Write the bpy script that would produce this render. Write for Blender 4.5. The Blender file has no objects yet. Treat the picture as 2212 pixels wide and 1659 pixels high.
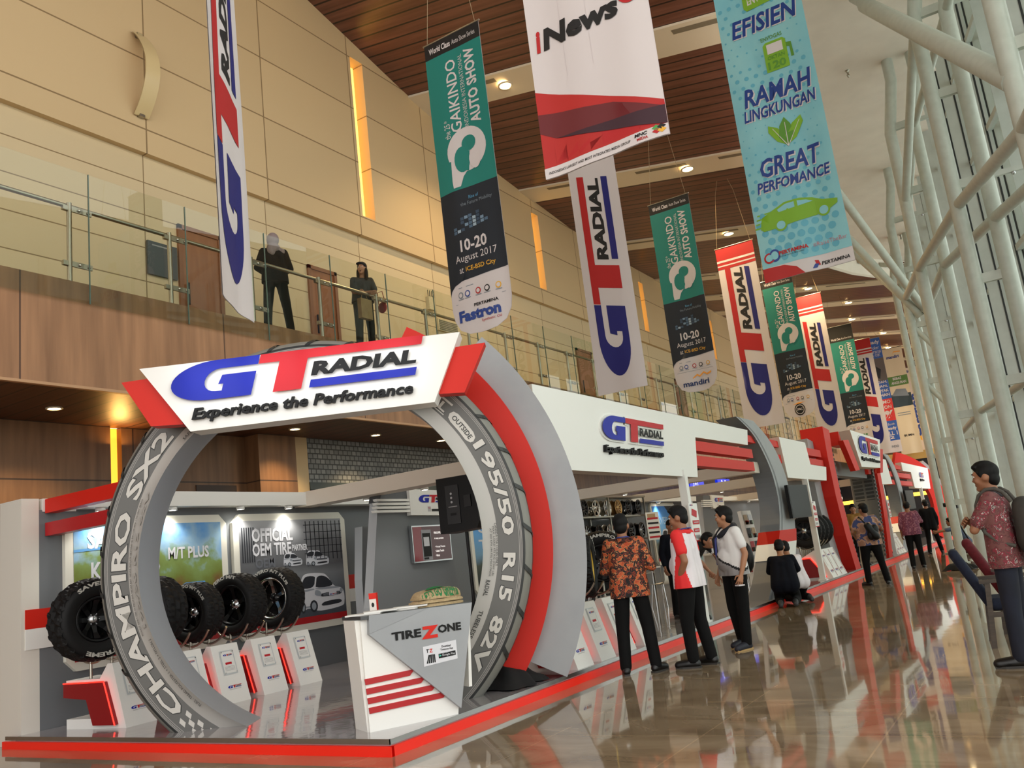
import bpy, bmesh, math, random
from mathutils import Vector as V, Matrix
random.seed(11)
sc = bpy.context.scene
COL = sc.collection
PI = math.pi

# ------------------------------------------------------------------ camera
cd = bpy.data.cameras.new('camera'); cam = bpy.data.objects.new('camera', cd); COL.objects.link(cam)
RX = (0.83961, 0.530998, -0.114439); RY = (0.202571, -0.110605, 0.973001); RZ = (0.504004, -0.840124, -0.20043)
cam.matrix_world = Matrix(((RX[0], RY[0], RZ[0], 0), (RX[1], RY[1], RZ[1], 0), (RX[2], RY[2], RZ[2], 1.33), (0, 0, 0, 1)))
cd.sensor_width = 36; cd.sensor_fit = 'HORIZONTAL'; cd.lens = 1860 / 2212 * 36; cd.clip_end = 300
sc.camera = cam

# ------------------------------------------------------------------ light and exposure
sc.view_settings.view_transform = 'Standard'; sc.view_settings.look = 'None'
sc.view_settings.exposure = 1.55; sc.view_settings.gamma = 1.0
sc.cycles.use_denoising = True
sc.cycles.max_bounces = 7; sc.cycles.diffuse_bounces = 4; sc.cycles.glossy_bounces = 4
sc.cycles.transparent_max_bounces = 40; sc.cycles.transmission_bounces = 4
sc.cycles.caustics_reflective = False; sc.cycles.caustics_refractive = False
sc.cycles.sample_clamp_indirect = 6
W = bpy.data.worlds.new('world'); sc.world = W; W.use_nodes = True
W.node_tree.nodes['Background'].inputs[0].default_value = (1.0, 0.985, 0.955, 1)
W.node_tree.nodes['Background'].inputs[1].default_value = 0.85

def lamp(name, kind, loc, energy, color, size=0.3, aim=None, spot=None, blend=0.5):
    l = bpy.data.lights.new(name, kind); l.energy = energy; l.color = color
    if kind == 'AREA': l.size = size
    if kind in ('POINT', 'SPOT'): l.shadow_soft_size = size
    if spot: l.spot_size = spot; l.spot_blend = blend
    o = bpy.data.objects.new(name, l); COL.objects.link(o); o.location = loc
    if aim is not None:
        o.rotation_euler = (V(aim) - V(loc)).to_track_quat('-Z', 'Y').to_euler()
    return o
WARM = (1.0, 0.72, 0.38)

# ------------------------------------------------------------------ materials
def lin(c):
    return tuple((x / 255 / 12.92 if x <= 10 else ((x / 255 + 0.055) / 1.055) ** 2.4) for x in c)
_M = {}
def mat(name, rgb, rough=0.5, metal=0.0, spec=0.5, emit=None, es=0.0, coat=0.0):
    if name in _M: return _M[name]
    m = bpy.data.materials.new(name); m.use_nodes = True
    b = m.node_tree.nodes['Principled BSDF']
    b.inputs['Base Color'].default_value = (*lin(rgb), 1)
    b.inputs['Roughness'].default_value = rough; b.inputs['Metallic'].default_value = metal
    b.inputs['Specular IOR Level'].default_value = spec
    if coat: b.inputs['Coat Weight'].default_value = coat; b.inputs['Coat Roughness'].default_value = 0.05
    if emit is not None:
        b.inputs['Emission Color'].default_value = (*lin(emit), 1); b.inputs['Emission Strength'].default_value = es
    _M[name] = m
    return m
def N(m, t, **kw):
    n = m.node_tree.nodes.new(t)
    for k, v in kw.items():
        if k.startswith('i_'):
            key = k[2:].replace('_', ' ')
            n.inputs[key].default_value = v
        else: setattr(n, k, v)
    return n
def bsdf(m): return m.node_tree.nodes['Principled BSDF']
def ramp(m, stops, interp='LINEAR'):
    r = N(m, 'ShaderNodeValToRGB'); r.color_ramp.interpolation = interp
    e = r.color_ramp.elements
    while len(e) < len(stops): e.new(0.5)
    for k, (p, c) in enumerate(stops):
        e[k].position = p; e[k].color = (*lin(c), 1)
    return r
def coords(m, scale=(1, 1, 1), rot=(0, 0, 0), loc=(0, 0, 0), out='Object'):
    tc = N(m, 'ShaderNodeTexCoord'); mp = N(m, 'ShaderNodeMapping')
    mp.inputs['Scale'].default_value = scale; mp.inputs['Rotation'].default_value = rot; mp.inputs['Location'].default_value = loc
    m.node_tree.links.new(tc.outputs[out], mp.inputs[0]); return mp.outputs[0]
def yz(m, ax='Y', loc=(0, 0)):
    tc = N(m, 'ShaderNodeTexCoord'); s = N(m, 'ShaderNodeSeparateXYZ'); c = N(m, 'ShaderNodeCombineXYZ')
    L = m.node_tree.links.new
    L(tc.outputs['Object'], s.inputs[0])
    a = N(m, 'ShaderNodeMath', operation='ADD'); a.inputs[1].default_value = loc[0]
    b = N(m, 'ShaderNodeMath', operation='ADD'); b.inputs[1].default_value = loc[1]
    L(s.outputs[ax], a.inputs[0]); L(s.outputs['Z'], b.inputs[0])
    L(a.outputs[0], c.inputs[0]); L(b.outputs[0], c.inputs[1]); return c.outputs[0]
def panelled(name, rgb, line, w, h, vec=None, mortar=0.012, rough=0.6, grain=None, offset=0.0, loc=(0, 0), bump=0.3):
    """flat panels with thin joints: a brick texture without offset"""
    m = mat(name, rgb, rough); L = m.node_tree.links.new
    v = yz(m, loc=loc) if vec is None else vec(m)
    b = N(m, 'ShaderNodeTexBrick'); b.offset = offset; b.offset_frequency = 2; b.squash = 1
    b.inputs['Scale'].default_value = 1; b.inputs['Mortar Size'].default_value = mortar; b.inputs['Mortar Smooth'].default_value = 0
    b.inputs['Brick Width'].default_value = w; b.inputs['Row Height'].default_value = h
    b.inputs['Color1'].default_value = (*lin(rgb), 1); b.inputs['Color2'].default_value = (*lin([x * 0.97 for x in rgb]), 1)
    b.inputs['Mortar'].default_value = (*lin(line), 1)
    L(v, b.inputs['Vector'])
    col = b.outputs['Color']
    if grain:
        n = N(m, 'ShaderNodeTexNoise'); n.inputs['Scale'].default_value = 1; n.inputs['Detail'].default_value = 5
        L(coords(m, grain), n.inputs['Vector'])
        r = ramp(m, [(0.3, (196, 190, 184)), (0.7, (255, 255, 255))]); L(n.outputs['Fac'], r.inputs[0])
        x = N(m, 'ShaderNodeMix', data_type='RGBA', blend_type='MULTIPLY'); x.inputs['Factor'].default_value = 1
        L(col, x.inputs['A']); L(r.outputs[0], x.inputs['B']); col = x.outputs['Result']
    L(col, bsdf(m).inputs['Base Color'])
    return m
def noisy(name, rgb1, rgb2, scale=5, rough=0.5, metal=0, stretch=(1, 1, 1), bump=0.0, spec=0.5, detail=4):
    m = mat(name, rgb1, rough, metal, spec); L = m.node_tree.links.new
    n = N(m, 'ShaderNodeTexNoise'); n.inputs['Scale'].default_value = scale; n.inputs['Detail'].default_value = detail
    L(coords(m, stretch), n.inputs['Vector'])
    r = ramp(m, [(0.35, rgb1), (0.65, rgb2)]); L(n.outputs['Fac'], r.inputs[0]); L(r.outputs[0], bsdf(m).inputs['Base Color'])
    if bump:
        bp = N(m, 'ShaderNodeBump'); bp.inputs['Strength'].default_value = bump; bp.inputs['Distance'].default_value = 0.02
        L(n.outputs['Fac'], bp.inputs['Height']); L(bp.outputs[0], bsdf(m).inputs['Normal'])
    return m
def glass(name, tint, refl=0.12):
    if name in _M: return _M[name]
    m = bpy.data.materials.new(name); m.use_nodes = True; nt = m.node_tree; nt.nodes.clear(); L = nt.links.new
    o = nt.nodes.new('ShaderNodeOutputMaterial'); mx = nt.nodes.new('ShaderNodeMixShader'); t = nt.nodes.new('ShaderNodeBsdfTransparent')
    g = nt.nodes.new('ShaderNodeBsdfGlossy'); fr = nt.nodes.new('ShaderNodeLayerWeight')
    t.inputs[0].default_value = (*lin(tint), 1); g.inputs['Roughness'].default_value = 0.01; g.inputs[0].default_value = (.95, 1, .98, 1)
    fr.inputs[0].default_value = refl
    L(fr.outputs['Fresnel'], mx.inputs[0]); L(t.outputs[0], mx.inputs[1]); L(g.outputs[0], mx.inputs[2]); L(mx.outputs[0], o.inputs[0])
    _M[name] = m; return m

WHITE = mat('white_laminate', (236, 236, 232), 0.45)
CREAM = mat('cream_laminate', (214, 204, 190), 0.5)
RED = mat('red_laminate', (206, 36, 22), 0.5, spec=.3)
DRED = mat('deep_red_laminate', (176, 24, 30), 0.4)
GREY = noisy('grey_laminate', (150, 154, 158), (156, 160, 163), 3, 0.45)
MIDGREY = mat('mid_grey_panel', (112, 116, 120), 0.55)
DKGREY = mat('dark_grey_panel', (92, 95, 99), 0.55)
BLACK = mat('black_plastic', (9, 9, 10), 0.45, spec=0.3)
DARKTXT = mat('dark_lettering', (11, 12, 13), 0.5, spec=.25)
BLUE = mat('blue_lettering', (10, 30, 158), 0.4, spec=.25)
LRED = mat('red_lettering', (190, 22, 36), 0.4, spec=.25)
SILVER = mat('silver_metal', (190, 192, 194), 0.25, 1.0)
STEEL = mat('brushed_steel', (176, 172, 160), 0.28, 1.0)
CHROME = mat('chrome', (220, 220, 222), 0.1, 1.0)
LEDRED = mat('red_led_edge', (255, 40, 30), 0.4, emit=(255, 40, 28), es=0.9)
PAINT = noisy('pale_green_grey_paint', (196, 202, 192), (188, 194, 184), 8, 0.4)
RUBBER = mat('black_rubber', (13, 13, 14), 0.62, spec=0.3)
CLEAR = glass('clear_acrylic', (250, 252, 252), 0.15)

# ------------------------------------------------------------------ mesh builder
def frame(n):
    n = V(n).normalized(); a = V((0, 0, 1)) if abs(n.z) < 0.9 else V((1, 0, 0))
    u = a.cross(n).normalized(); return u, n.cross(u), n
class MB:
    def __init__(s): s.v = []; s.f = []; s.m = []; s.s = []; s.mats = []
    def mi(s, m):
        if m not in s.mats: s.mats.append(m)
        return s.mats.index(m)
    def add(s, vs, fs, m, smooth=False):
        b = len(s.v); k = s.mi(m); s.v += [tuple(p) for p in vs]
        for f in fs: s.f.append([b + i for i in f]); s.m.append(k); s.s.append(smooth)
        return s
    def poly(s, pts, m): return s.add(pts, [range(len(pts))], m)
    def obox(s, o, ax, ay, az, m):
        o, ax, ay, az = V(o), V(ax), V(ay), V(az)
        p = [o, o + ax, o + ax + ay, o + ay]; p += [q + az for q in p]
        if ax.cross(ay).dot(az) < 0: p = p[4:] + p[:4]
        return s.add(p, [(3, 2, 1, 0), (4, 5, 6, 7), (0, 1, 5, 4), (1, 2, 6, 5), (2, 3, 7, 6), (3, 0, 4, 7)], m)
    def box(s, x0, y0, z0, x1, y1, z1, m):
        return s.obox((min(x0, x1), min(y0, y1), min(z0, z1)), (abs(x1 - x0), 0, 0), (0, abs(y1 - y0), 0), (0, 0, abs(z1 - z0)), m)
    def prism(s, p2, F, h0, h1, m, side=None):
        """outline p2 mapped by F(x,y,h)"""
        n = len(p2); a = [F(x, y, h0) for x, y in p2]; b = [F(x, y, h1) for x, y in p2]
        s.add(b, [range(n)], m); s.add(a, [range(n - 1, -1, -1)], side or m)
        return s.add(a + b, [(i, (i + 1) % n, n + (i + 1) % n, n + i) for i in range(n)], side or m)
    def tube(s, p0, p1, r, m, n=10, r1=None, cap=True):
        return s.path([p0, p1], [r, r if r1 is None else r1], m, n, cap)
    def path(s, pts, r, m, n=8, cap=True):
        pts = [V(p) for p in pts]; rr = r if isinstance(r, (list, tuple)) else [r] * len(pts)
        vs = []; u = None
        for i, p in enumerate(pts):
            d = (pts[min(i + 1, len(pts) - 1)] - pts[max(i - 1, 0)]).normalized()
            if u is None: u = frame(d)[0]
            u = (u - d * u.dot(d)).normalized(); w = d.cross(u)
            for k in range(n):
                a = 2 * PI * k / n; vs.append(p + (u * math.cos(a) + w * math.sin(a)) * rr[i])
        fs = [(i * n + k, i * n + (k + 1) % n, (i + 1) * n + (k + 1) % n, (i + 1) * n + k) for i in range(len(pts) - 1) for k in range(n)]
        s.add(vs, fs, m, True)
        if cap:
            L = (len(pts) - 1) * n
            s.add(vs[:n], [range(n - 1, -1, -1)], m); s.add(vs[L:], [range(n)], m)
        return s
    def lathe(s, prof, o, axis, m, n=32, close=False):
        """prof: (radius, height along axis)"""
        u, w, d = frame(axis); o = V(o); vs = []
        for r, h in prof:
            for k in range(n):
                a = 2 * PI * k / n; vs.append(o + d * h + (u * math.cos(a) + w * math.sin(a)) * r)
        P = len(prof)
        fs = [(i % P * n + k, i % P * n + (k + 1) % n, (i + 1) % P * n + (k + 1) % n, (i + 1) % P * n + k) for i in range(P if close else P - 1) for k in range(n)]
        return s.add(vs, fs, m, True)
    def ball(s, c, r, m, n=12, k=8, rot=None):
        rx, ry, rz = (r, r, r) if not isinstance(r, (tuple, list)) else r
        vs = []; c = V(c)
        for i in range(k + 1):
            t = PI * i / k
            for j in range(n):
                a = 2 * PI * j / n; q = V((rx * math.sin(t) * math.cos(a), ry * math.sin(t) * math.sin(a), -rz * math.cos(t)))
                if rot: q = rot @ q
                vs.append(c + q)
        fs = [(i * n + j, i * n + (j + 1) % n, (i + 1) * n + (j + 1) % n, (i + 1) * n + j) for i in range(k) for j in range(n)]
        return s.add(vs, fs, m, True)
    def cap(s, a, b, ra, rb, m, n=12):
        """capsule with two radii"""
        a, b = V(a), V(b); d = b - a
        if d.length < 1e-5: return s.ball(a, ra, m, n)
        u, w, d = frame(d); L = (b - a).length; prof = []
        for i in range(5): t = PI / 2 * (1 - i / 4); prof.append((ra * math.cos(t) + 1e-5, -ra * math.sin(t)))
        for i in range(5): t = PI / 2 * i / 4; prof.append((rb * math.cos(t) + 1e-5, L + rb * math.sin(t)))
        vs = []
        for r, h in prof:
            for k in range(n): q = 2 * PI * k / n; vs.append(a + d * h + (u * math.cos(q) + w * math.sin(q)) * r)
        P = len(prof)
        fs = [(i * n + k, i * n + (k + 1) % n, (i + 1) * n + (k + 1) % n, (i + 1) * n + k) for i in range(P - 1) for k in range(n)]
        fs += [tuple(range(n - 1, -1, -1)), tuple(range((P - 1) * n, P * n))]
        return s.add(vs, fs, m, True)
    def decal(s, F, v2, fs, m, h=0.002, step=None):
        if step:
            bm = bmesh.new(); bv = [bm.verts.new((x, y, 0)) for x, y in v2]
            for f in fs:
                try: bm.faces.new([bv[i] for i in f])
                except ValueError: pass
            bm.normal_update(); bmesh.ops.triangulate(bm, faces=bm.faces[:])
            for ax in (0, 1):
                st = step[ax] if isinstance(step, (tuple, list)) else step
                if not st: continue
                lo = min(p[ax] for p in v2); hi = max(p[ax] for p in v2); x = math.floor(lo / st) * st + st
                while x < hi - 1e-6:
                    co = (x, 0, 0) if ax == 0 else (0, x, 0); no = (1, 0, 0) if ax == 0 else (0, 1, 0)
                    bmesh.ops.bisect_plane(bm, geom=bm.verts[:] + bm.edges[:] + bm.faces[:], plane_co=co, plane_no=no); x += st
            bm.verts.index_update(); v2 = [(p.co.x, p.co.y) for p in bm.verts]; fs = [[p.index for p in f.verts] for f in bm.faces]; bm.free()
        return s.add([F(x, y, h) for x, y in v2], fs, m, bool(step))
    def shape(s, F, pts, m, h=0.002, step=None): return s.decal(F, pts, [range(len(pts))], m, h, step)
    def rect(s, F, x0, y0, x1, y1, m, h=0.002, step=None): return s.shape(F, [(x0, y0), (x1, y0), (x1, y1), (x0, y1)], m, h, step)
    def disc(s, F, x, y, rx, ry, m, h=0.002, n=24, a0=0, a1=2 * PI): 
        full = abs(a1 - a0 - 2 * PI) < 1e-6
        return s.shape(F, [(x + rx * math.cos(a0 + (a1 - a0) * i / (n if full else n - 1)), y + ry * math.sin(a0 + (a1 - a0) * i / (n if full else n - 1))) for i in range(n)], m, h)
    def text(s, F, t, x0, y0, x1, y1, m, h=0.003, bold=0.02, shear=0.0, step=None, depth=0):
        v2, fs = glyphs(t, bold, shear); v2 = [(x0 + x * (x1 - x0), y0 + y * (y1 - y0)) for x, y in v2]
        s.decal(F, v2, fs, m, h, step)
        if depth:   # raised letters: side walls along the outline edges
            cnt = {}
            for f in fs:
                f = list(f)
                for i in range(len(f)):
                    e = (f[i], f[(i + 1) % len(f)]); cnt[e] = 1
            ed = [e for e in cnt if (e[1], e[0]) not in cnt]
            for a, b in ed:
                s.add([F(*v2[a], h), F(*v2[b], h), F(*v2[b], h - depth), F(*v2[a], h - depth)], [(3, 2, 1, 0)], m)
        return s
    def build(s, name, parent=None, **props):
        me = bpy.data.meshes.new(name); me.from_pydata(s.v, [], [list(f) for f in s.f])
        for m in s.mats: me.materials.append(m)
        me.polygons.foreach_set('material_index', s.m); me.polygons.foreach_set('use_smooth', s.s); me.update()
        o = bpy.data.objects.new(name, me); COL.objects.link(o)
        if parent:
            o.parent = parent
            if parent.type == 'EMPTY': o.matrix_parent_inverse = parent.matrix_basis.inverted()
        for k, x in props.items(): o[k] = x
        return o
_G = {}
def glyphs(t, bold=0.02, shear=0.0):
    k = (t, bold, shear)
    if k not in _G:
        c = bpy.data.curves.new('t', 'FONT'); c.body = t; c.size = 1; c.offset = bold; c.shear = shear; c.resolution_u = 2; c.dimensions = '2D'; c.fill_mode = 'BOTH'
        o = bpy.data.objects.new('t', c); COL.objects.link(o)
        me = bpy.data.meshes.new_from_object(o)
        vs = [(v.co.x, v.co.y) for v in me.vertices]; fs = [tuple(p.vertices) for p in me.polygons]
        fs = [f if sum(vs[f[i]][0] * vs[f[(i + 1) % len(f)]][1] - vs[f[(i + 1) % len(f)]][0] * vs[f[i]][1] for i in range(len(f))) > 0 else f[::-1] for f in fs]
        x0 = min(v[0] for v in vs); x1 = max(v[0] for v in vs); y0 = min(v[1] for v in vs); y1 = max(v[1] for v in vs)
        _G[k] = ([((x - x0) / (x1 - x0), (y - y0) / (y1 - y0)) for x, y in vs], fs)
        bpy.data.meshes.remove(me); bpy.data.objects.remove(o); bpy.data.curves.remove(c)
    return _G[k]
def thing(name, label, cat, loc=(0, 0, 0), rz=0.0, group=None):
    o = bpy.data.objects.new(name, None); COL.objects.link(o); o.empty_display_size = 0.1
    o.matrix_basis = Matrix.Translation(loc) @ Matrix.Rotation(rz, 4, 'Z')
    tag(o, label, cat, group); return o
def tag(o, label, cat, group=None):
    o['label'] = label; o['category'] = cat
    if group: o['group'] = group
    return o
def struct(mb, name, **kw):
    o = mb.build(name, **kw); o['kind'] = 'structure'; return o
def clone(root, loc, rz=0.0, label=None, group=None):
    r = root.copy(); COL.objects.link(r); r.matrix_basis = Matrix.Translation(loc) @ Matrix.Rotation(rz, 4, 'Z')
    if label: r['label'] = label
    if group: r['group'] = group
    def kids(src, dst):
        for ch in list(src.children):
            c = ch.copy(); COL.objects.link(c); c.parent = dst; c.matrix_parent_inverse = ch.matrix_parent_inverse.copy(); kids(ch, c)
    kids(root, r); return r
def plane(o, u, v):
    o, u, v = V(o), V(u).normalized(), V(v).normalized(); n = u.cross(v)
    return lambda x, y, h=0.0: o + u * x + v * y + n * h
def arc2(cx, cy, rx, ry, a0, a1, n=16):
    return [(cx + rx * math.cos(a0 + (a1 - a0) * i / n), cy + ry * math.sin(a0 + (a1 - a0) * i / n)) for i in range(n + 1)]

# the tyre maker's emblem: G, T and the word beside it, unit height 1, width about 6.4
def emblem(mb, F, x, y, H, h=0.004, plate=True, step=None, depth=0, mats=None, word=True):
    B, Rr, K = mats or (BLUE, LRED, DARKTXT)
    def T(pts): return [(x + (a + 0.29 * b) * H, y + b * H) for a, b in pts]
    G = [(2.15, 1), (1.05, 1)] + arc2(1.05, 0.5, 1.05, 0.5, PI / 2, 3 * PI / 2, 18) + [(2.15, 0), (2.15, 0.6), (1.28, 0.6), (1.23, 0.37), (1.36, 0.37), (1.36, 0.2), (1.2, 0.2)]
    G += arc2(1.2, 0.485, 0.34, 0.285, -PI / 2, -3 * PI / 2, 10) + [(2.15, 0.77)]
    Tt = [(2.17, 0.77), (2.7, 0.77), (2.7, 0), (3.42, 0), (3.42, 0.77), (6.3, 0.77), (6.3, 1), (2.17, 1)]
    bar = [(3.62, 0), (6.3, 0), (6.3, 0.2), (3.62, 0.2)]
    if plate:
        def grow(p, d=0.07): 
            cx = sum(a for a, b in p) / len(p); cy = sum(b for a, b in p) / len(p)
            return [(a + (d if a > cx else -d), b + (d if b > cy else -d)) for a, b in p]
        for p in ([(2.2, 1.06), (1.05, 1.06)] + arc2(1.05, 0.5, 1.13, 0.57, PI / 2, 3 * PI / 2, 18) + [(2.22, -0.07), (2.22, 1.06)], [(2.1, .7), (2.63, .7), (2.63, -.07), (3.49, -.07), (3.49, .7), (6.37, .7), (6.37, 1.06), (2.1, 1.06)], grow(bar)):
            mb.shape(F, T(p), WHITE, h * 0.5, step)
            if depth: mb.prism(T(p), F, 0, h * 0.5 - 0.001, WHITE)
    for p, m in ((G, B), (Tt, Rr), (bar, B)): 
        mb.shape(F, T(p), m, h, step)
    if word:
        F2 = lambda a, b, hh=0: F(x + (a + 0.29 * b) * H, y + b * H, hh)
        st = [q / H for q in step] if isinstance(step, (tuple, list)) else (step / H if step else None)
        mb.text(F2, 'RADIAL', 3.6, 0.3, 6.25, 0.66, K, h, 0.05, 0, st)
    return mb
# ================================================================== SETTING
def m_floor():
    m = mat('polished_marble', (158, 139, 114), 0.05, spec=0.5); L = m.node_tree.links.new
    n = N(m, 'ShaderNodeTexNoise'); n.inputs['Scale'].default_value = 1.5; n.inputs['Detail'].default_value = 8; n.inputs['Distortion'].default_value = 1.2
    L(coords(m, (0.7, 1.6, 1)), n.inputs['Vector'])
    r = ramp(m, [(0.3, (132, 113, 90)), (0.5, (156, 137, 111)), (0.72, (176, 157, 131))]); L(n.outputs['Fac'], r.inputs[0])
    b = N(m, 'ShaderNodeTexBrick'); b.offset = 0; b.inputs['Scale'].default_value = 1; b.inputs['Brick Width'].default_value = 1.2; b.inputs['Row Height'].default_value = 1.2
    b.inputs['Mortar Size'].default_value = 0.006; b.inputs['Mortar Smooth'].default_value = 0
    b.inputs['Color1'].default_value = (1, 1, 1, 1); b.inputs['Color2'].default_value = (.9, .9, .9, 1); b.inputs['Mortar'].default_value = (1.25, 1.22, 1.16, 1)
    L(coords(m), b.inputs['Vector'])
    x = N(m, 'ShaderNodeMix', data_type='RGBA', blend_type='MULTIPLY'); x.inputs['Factor'].default_value = 1
    L(r.outputs[0], x.inputs['A']); L(b.outputs['Color'], x.inputs['B']); L(x.outputs['Result'], bsdf(m).inputs['Base Color'])
    w = N(m, 'ShaderNodeTexNoise'); w.inputs['Scale'].default_value = 2.2; w.inputs['Detail'].default_value = 2; L(coords(m, (1, .6, 1)), w.inputs['Vector'])
    bp = N(m, 'ShaderNodeBump'); bp.inputs['Strength'].default_value = 0.05; bp.inputs['Distance'].default_value = 0.02
    L(w.outputs['Fac'], bp.inputs['Height']); L(bp.outputs[0], bsdf(m).inputs['Normal'])
    bsdf(m).inputs['Coat Weight'].default_value = 0.25; bsdf(m).inputs['Coat Roughness'].default_value = 0.02
    L(bp.outputs[0], bsdf(m).inputs['Coat Normal'])
    return m
struct(MB().box(-14, -14, -0.3, 2.6, 78, 0, m_floor()), 'floor')
struct(MB().box(2.6, -30, -0.4, 60, 110, -0.06, noisy('pale_bounce_paving', (232, 232, 226), (222, 222, 218), .6, .8)), 'bounce_pavement')  # unseen ground outside the glass, added pale to bounce daylight up to the ceiling

XW = -12.0
WALL = panelled('upper_wall_panels', (210, 182, 138), (140, 114, 78), 2.74, 1.36, mortar=0.014, rough=0.75, loc=(-0.5, -9.37 + 1.36 * 7))
WALLB = panelled('gallery_wall_panels', (214, 192, 152), (140, 116, 80), 2.74, 0.6, mortar=0.01, rough=0.75, loc=(-0.5, -5.42 + 7.2))
GLOW = mat('amber_niche_light', (255, 196, 90), 0.6, emit=(255, 200, 96), es=0.8)
slits = [(14.3, 14.74, 13.47), (22.35, 22.77, 11.9), (30.4, 30.82, 11.4), (38.4, 38.82, 11.3), (46.4, 46.8, 11.3)]
b = MB(); y = -14.0
for a, c, t in slits:
    b.box(XW, y, 8.92, XW - 0.3, a, 17.8, WALL); b.box(XW, a, 8.92, XW - 0.3, c, 9.41, WALL); b.box(XW, a, t, XW - 0.3, c, 16.5, WALL); y = c
b.box(XW, y, 8.92, XW - 0.3, 78, 16.5, WALL)
b.box(XW - 0.12, -14, 5.42, XW - 0.4, 78, 8.92, WALLB)
struct(b, 'wall_left')
for i, (a, c, t) in enumerate(slits):
    b = MB(); b.box(XW - 0.3, a - .02, 9.3, XW - 0.36, c + .02, t + 0.1, GLOW)
    struct(b, f'window_{i + 1}')

# ceiling: dark slatted timber that falls towards the glass
def zw(y):
    pts = [(-14, 17.5), (6, 16.3), (11, 14.95), (13, 14.28), (16.4, 13.4), (20.5, 12.6), (25, 12.1), (30, 11.9), (80, 11.9)]
    for (a, p), (c, q) in zip(pts, pts[1:]):
        if y <= c:
            t = max(0, (y - a) / (c - a)); return p + (q - p) * t
    return 11.9
def zc(x, y): return zw(y) - 0.17 * (x - XW)
EDGEC = [(2.4, -14), (.6, 0), (-.7, 6), (-1.4, 9), (-2.4, 13), (-3.25, 16), (-4.0, 19), (-4.8, 23.5), (-5.1, 26.5), (-5.1, 28.4), (-4.75, 29.8), (-4.3, 31.4), (-3.75, 32.6), (-3.2, 33.5), (-2.6, 34.3), (-1.6, 35.2), (-0.5, 36)]
def xr(y):
    if y >= 34.3: return -0.5
    for (a, p), (c, q) in zip(EDGEC, EDGEC[1:]):
        if p <= y <= q: return a + (c - a) * (y - p) / (q - p)
    return -1.2
SLAT = panelled('dark_timber_slats', (128, 82, 66), (36, 22, 18), 40, 0.3, vec=lambda m: coords(m, (1, 1, 0)), mortar=0.02, rough=0.35, grain=(0.6, 9, 1))
b = MB(); ys = [-14 + i * 0.6 for i in range(151)]; vs = []; fs = []; NX = 6
for y in ys:
    for k in range(NX + 1):
        x = XW - 0.2 + (xr(y) + 0.15 - XW + 0.2) * k / NX; vs.append((x, y, zc(x, y)))
for i in range(len(ys) - 1):
    for k in range(NX): p = i * (NX + 1) + k; fs.append((p, p + NX + 1, p + NX + 2, p + 1))
b.add(vs, fs, SLAT); o = struct(b, 'ceiling')
CEILW = noisy('white_plaster_ceiling', (246, 238, 226), (240, 232, 220), 2, 0.8)
VENT = mat('vent_grille', (150, 142, 120), 0.6)
ZT = 10.45
b = MB()
# flat plaster canopy beside the glass, with its curved edge dropping to the timber
for (a, p), (c, q) in zip(EDGEC, EDGEC[1:]):
    b.add([(a, p, ZT), (c, q, ZT), (6, q, ZT), (6, p, ZT)], [(0, 1, 2, 3)], CEILW)
fas = MB(); prof = [(0, ZT, 0), (0.03, 10.15, 0), (0.1, 9.85, 0), (0.18, 9.8, 0), (0.25, 9.95, 0)]
P = []
for i, (a, p) in enumerate(EDGEC):
    q0 = V((*EDGEC[max(i - 1, 0)], 0)); q1 = V((*EDGEC[min(i + 1, len(EDGEC) - 1)], 0)); d = (q1 - q0).normalized(); nrm = V((-d.y, d.x, 0))
    P.append([V((a, p, 0)) + nrm * off + V((0, 0, z)) for off, z, _ in prof])
for i in range(len(P) - 1):
    for k in range(len(prof) - 1): b.add([P[i][k], P[i + 1][k], P[i + 1][k + 1], P[i][k + 1]], [(0, 1, 2, 3)], CEILW)
    for (c0, c1) in ((0.15, 0.75),):
        if 8 <= i <= 14:
            A = P[i][0].lerp(P[i + 1][0], c0); B_ = P[i][0].lerp(P[i + 1][0], c1); nn = V((P[i][0].y - P[i + 1][0].y, P[i + 1][0].x - P[i][0].x, 0)).normalized() * -0.02
            b.add([A + V((0, 0, -.12)) + nn, B_ + V((0, 0, -.12)) + nn, B_ + V((0, 0, -.28)) + nn, A + V((0, 0, -.28)) + nn], [(0, 1, 2, 3)], VENT)
struct(b, 'trim_1')
# white transverse bands with their slots and lamps
BEAM = mat('white_band', (226, 214, 190), 0.6); SLOT = mat('air_slot', (128, 118, 98), 0.7)
LAMPM = mat('ceiling_lamp_glow', (255, 240, 210), 0.5, emit=(255, 226, 170), es=9)
BRASS = mat('lamp_ring', (210, 196, 170), 0.4)
beams = [11.2, 16.5, 21.75, 27, 32.2, 36.0, 39.5, 43.5, 48, 53, 58, 64]
for i, y in enumerate(beams):
    x1 = min(xr(y) + 0.1, xr(y + 0.5) + 0.1); b = MB()
    def Q(x, yy, d=0.05): return (x, yy, zc(x, yy) - d)
    w = 0.9
    b.add([Q(XW, y), Q(x1, y), Q(x1, y + w), Q(XW, y + w), Q(XW, y, -.15), Q(x1, y, -.15), Q(x1, y + w, -.2), Q(XW, y + w, -.2)], [(0, 3, 2, 1), (0, 1, 5, 4), (3, 7, 6, 2)], BEAM)
    for s0 in (0.12, 0.5, 0.82):
        xa = XW + (x1 - XW) * s0; b.add([Q(xa, y + .12, .055), Q(xa + 1.5, y + .12, .055), Q(xa + 1.5, y + .26, .055), Q(xa, y + .26, .055)], [(0, 3, 2, 1)], SLOT)
    struct(b, f'trim_{i + 2}')
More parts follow.
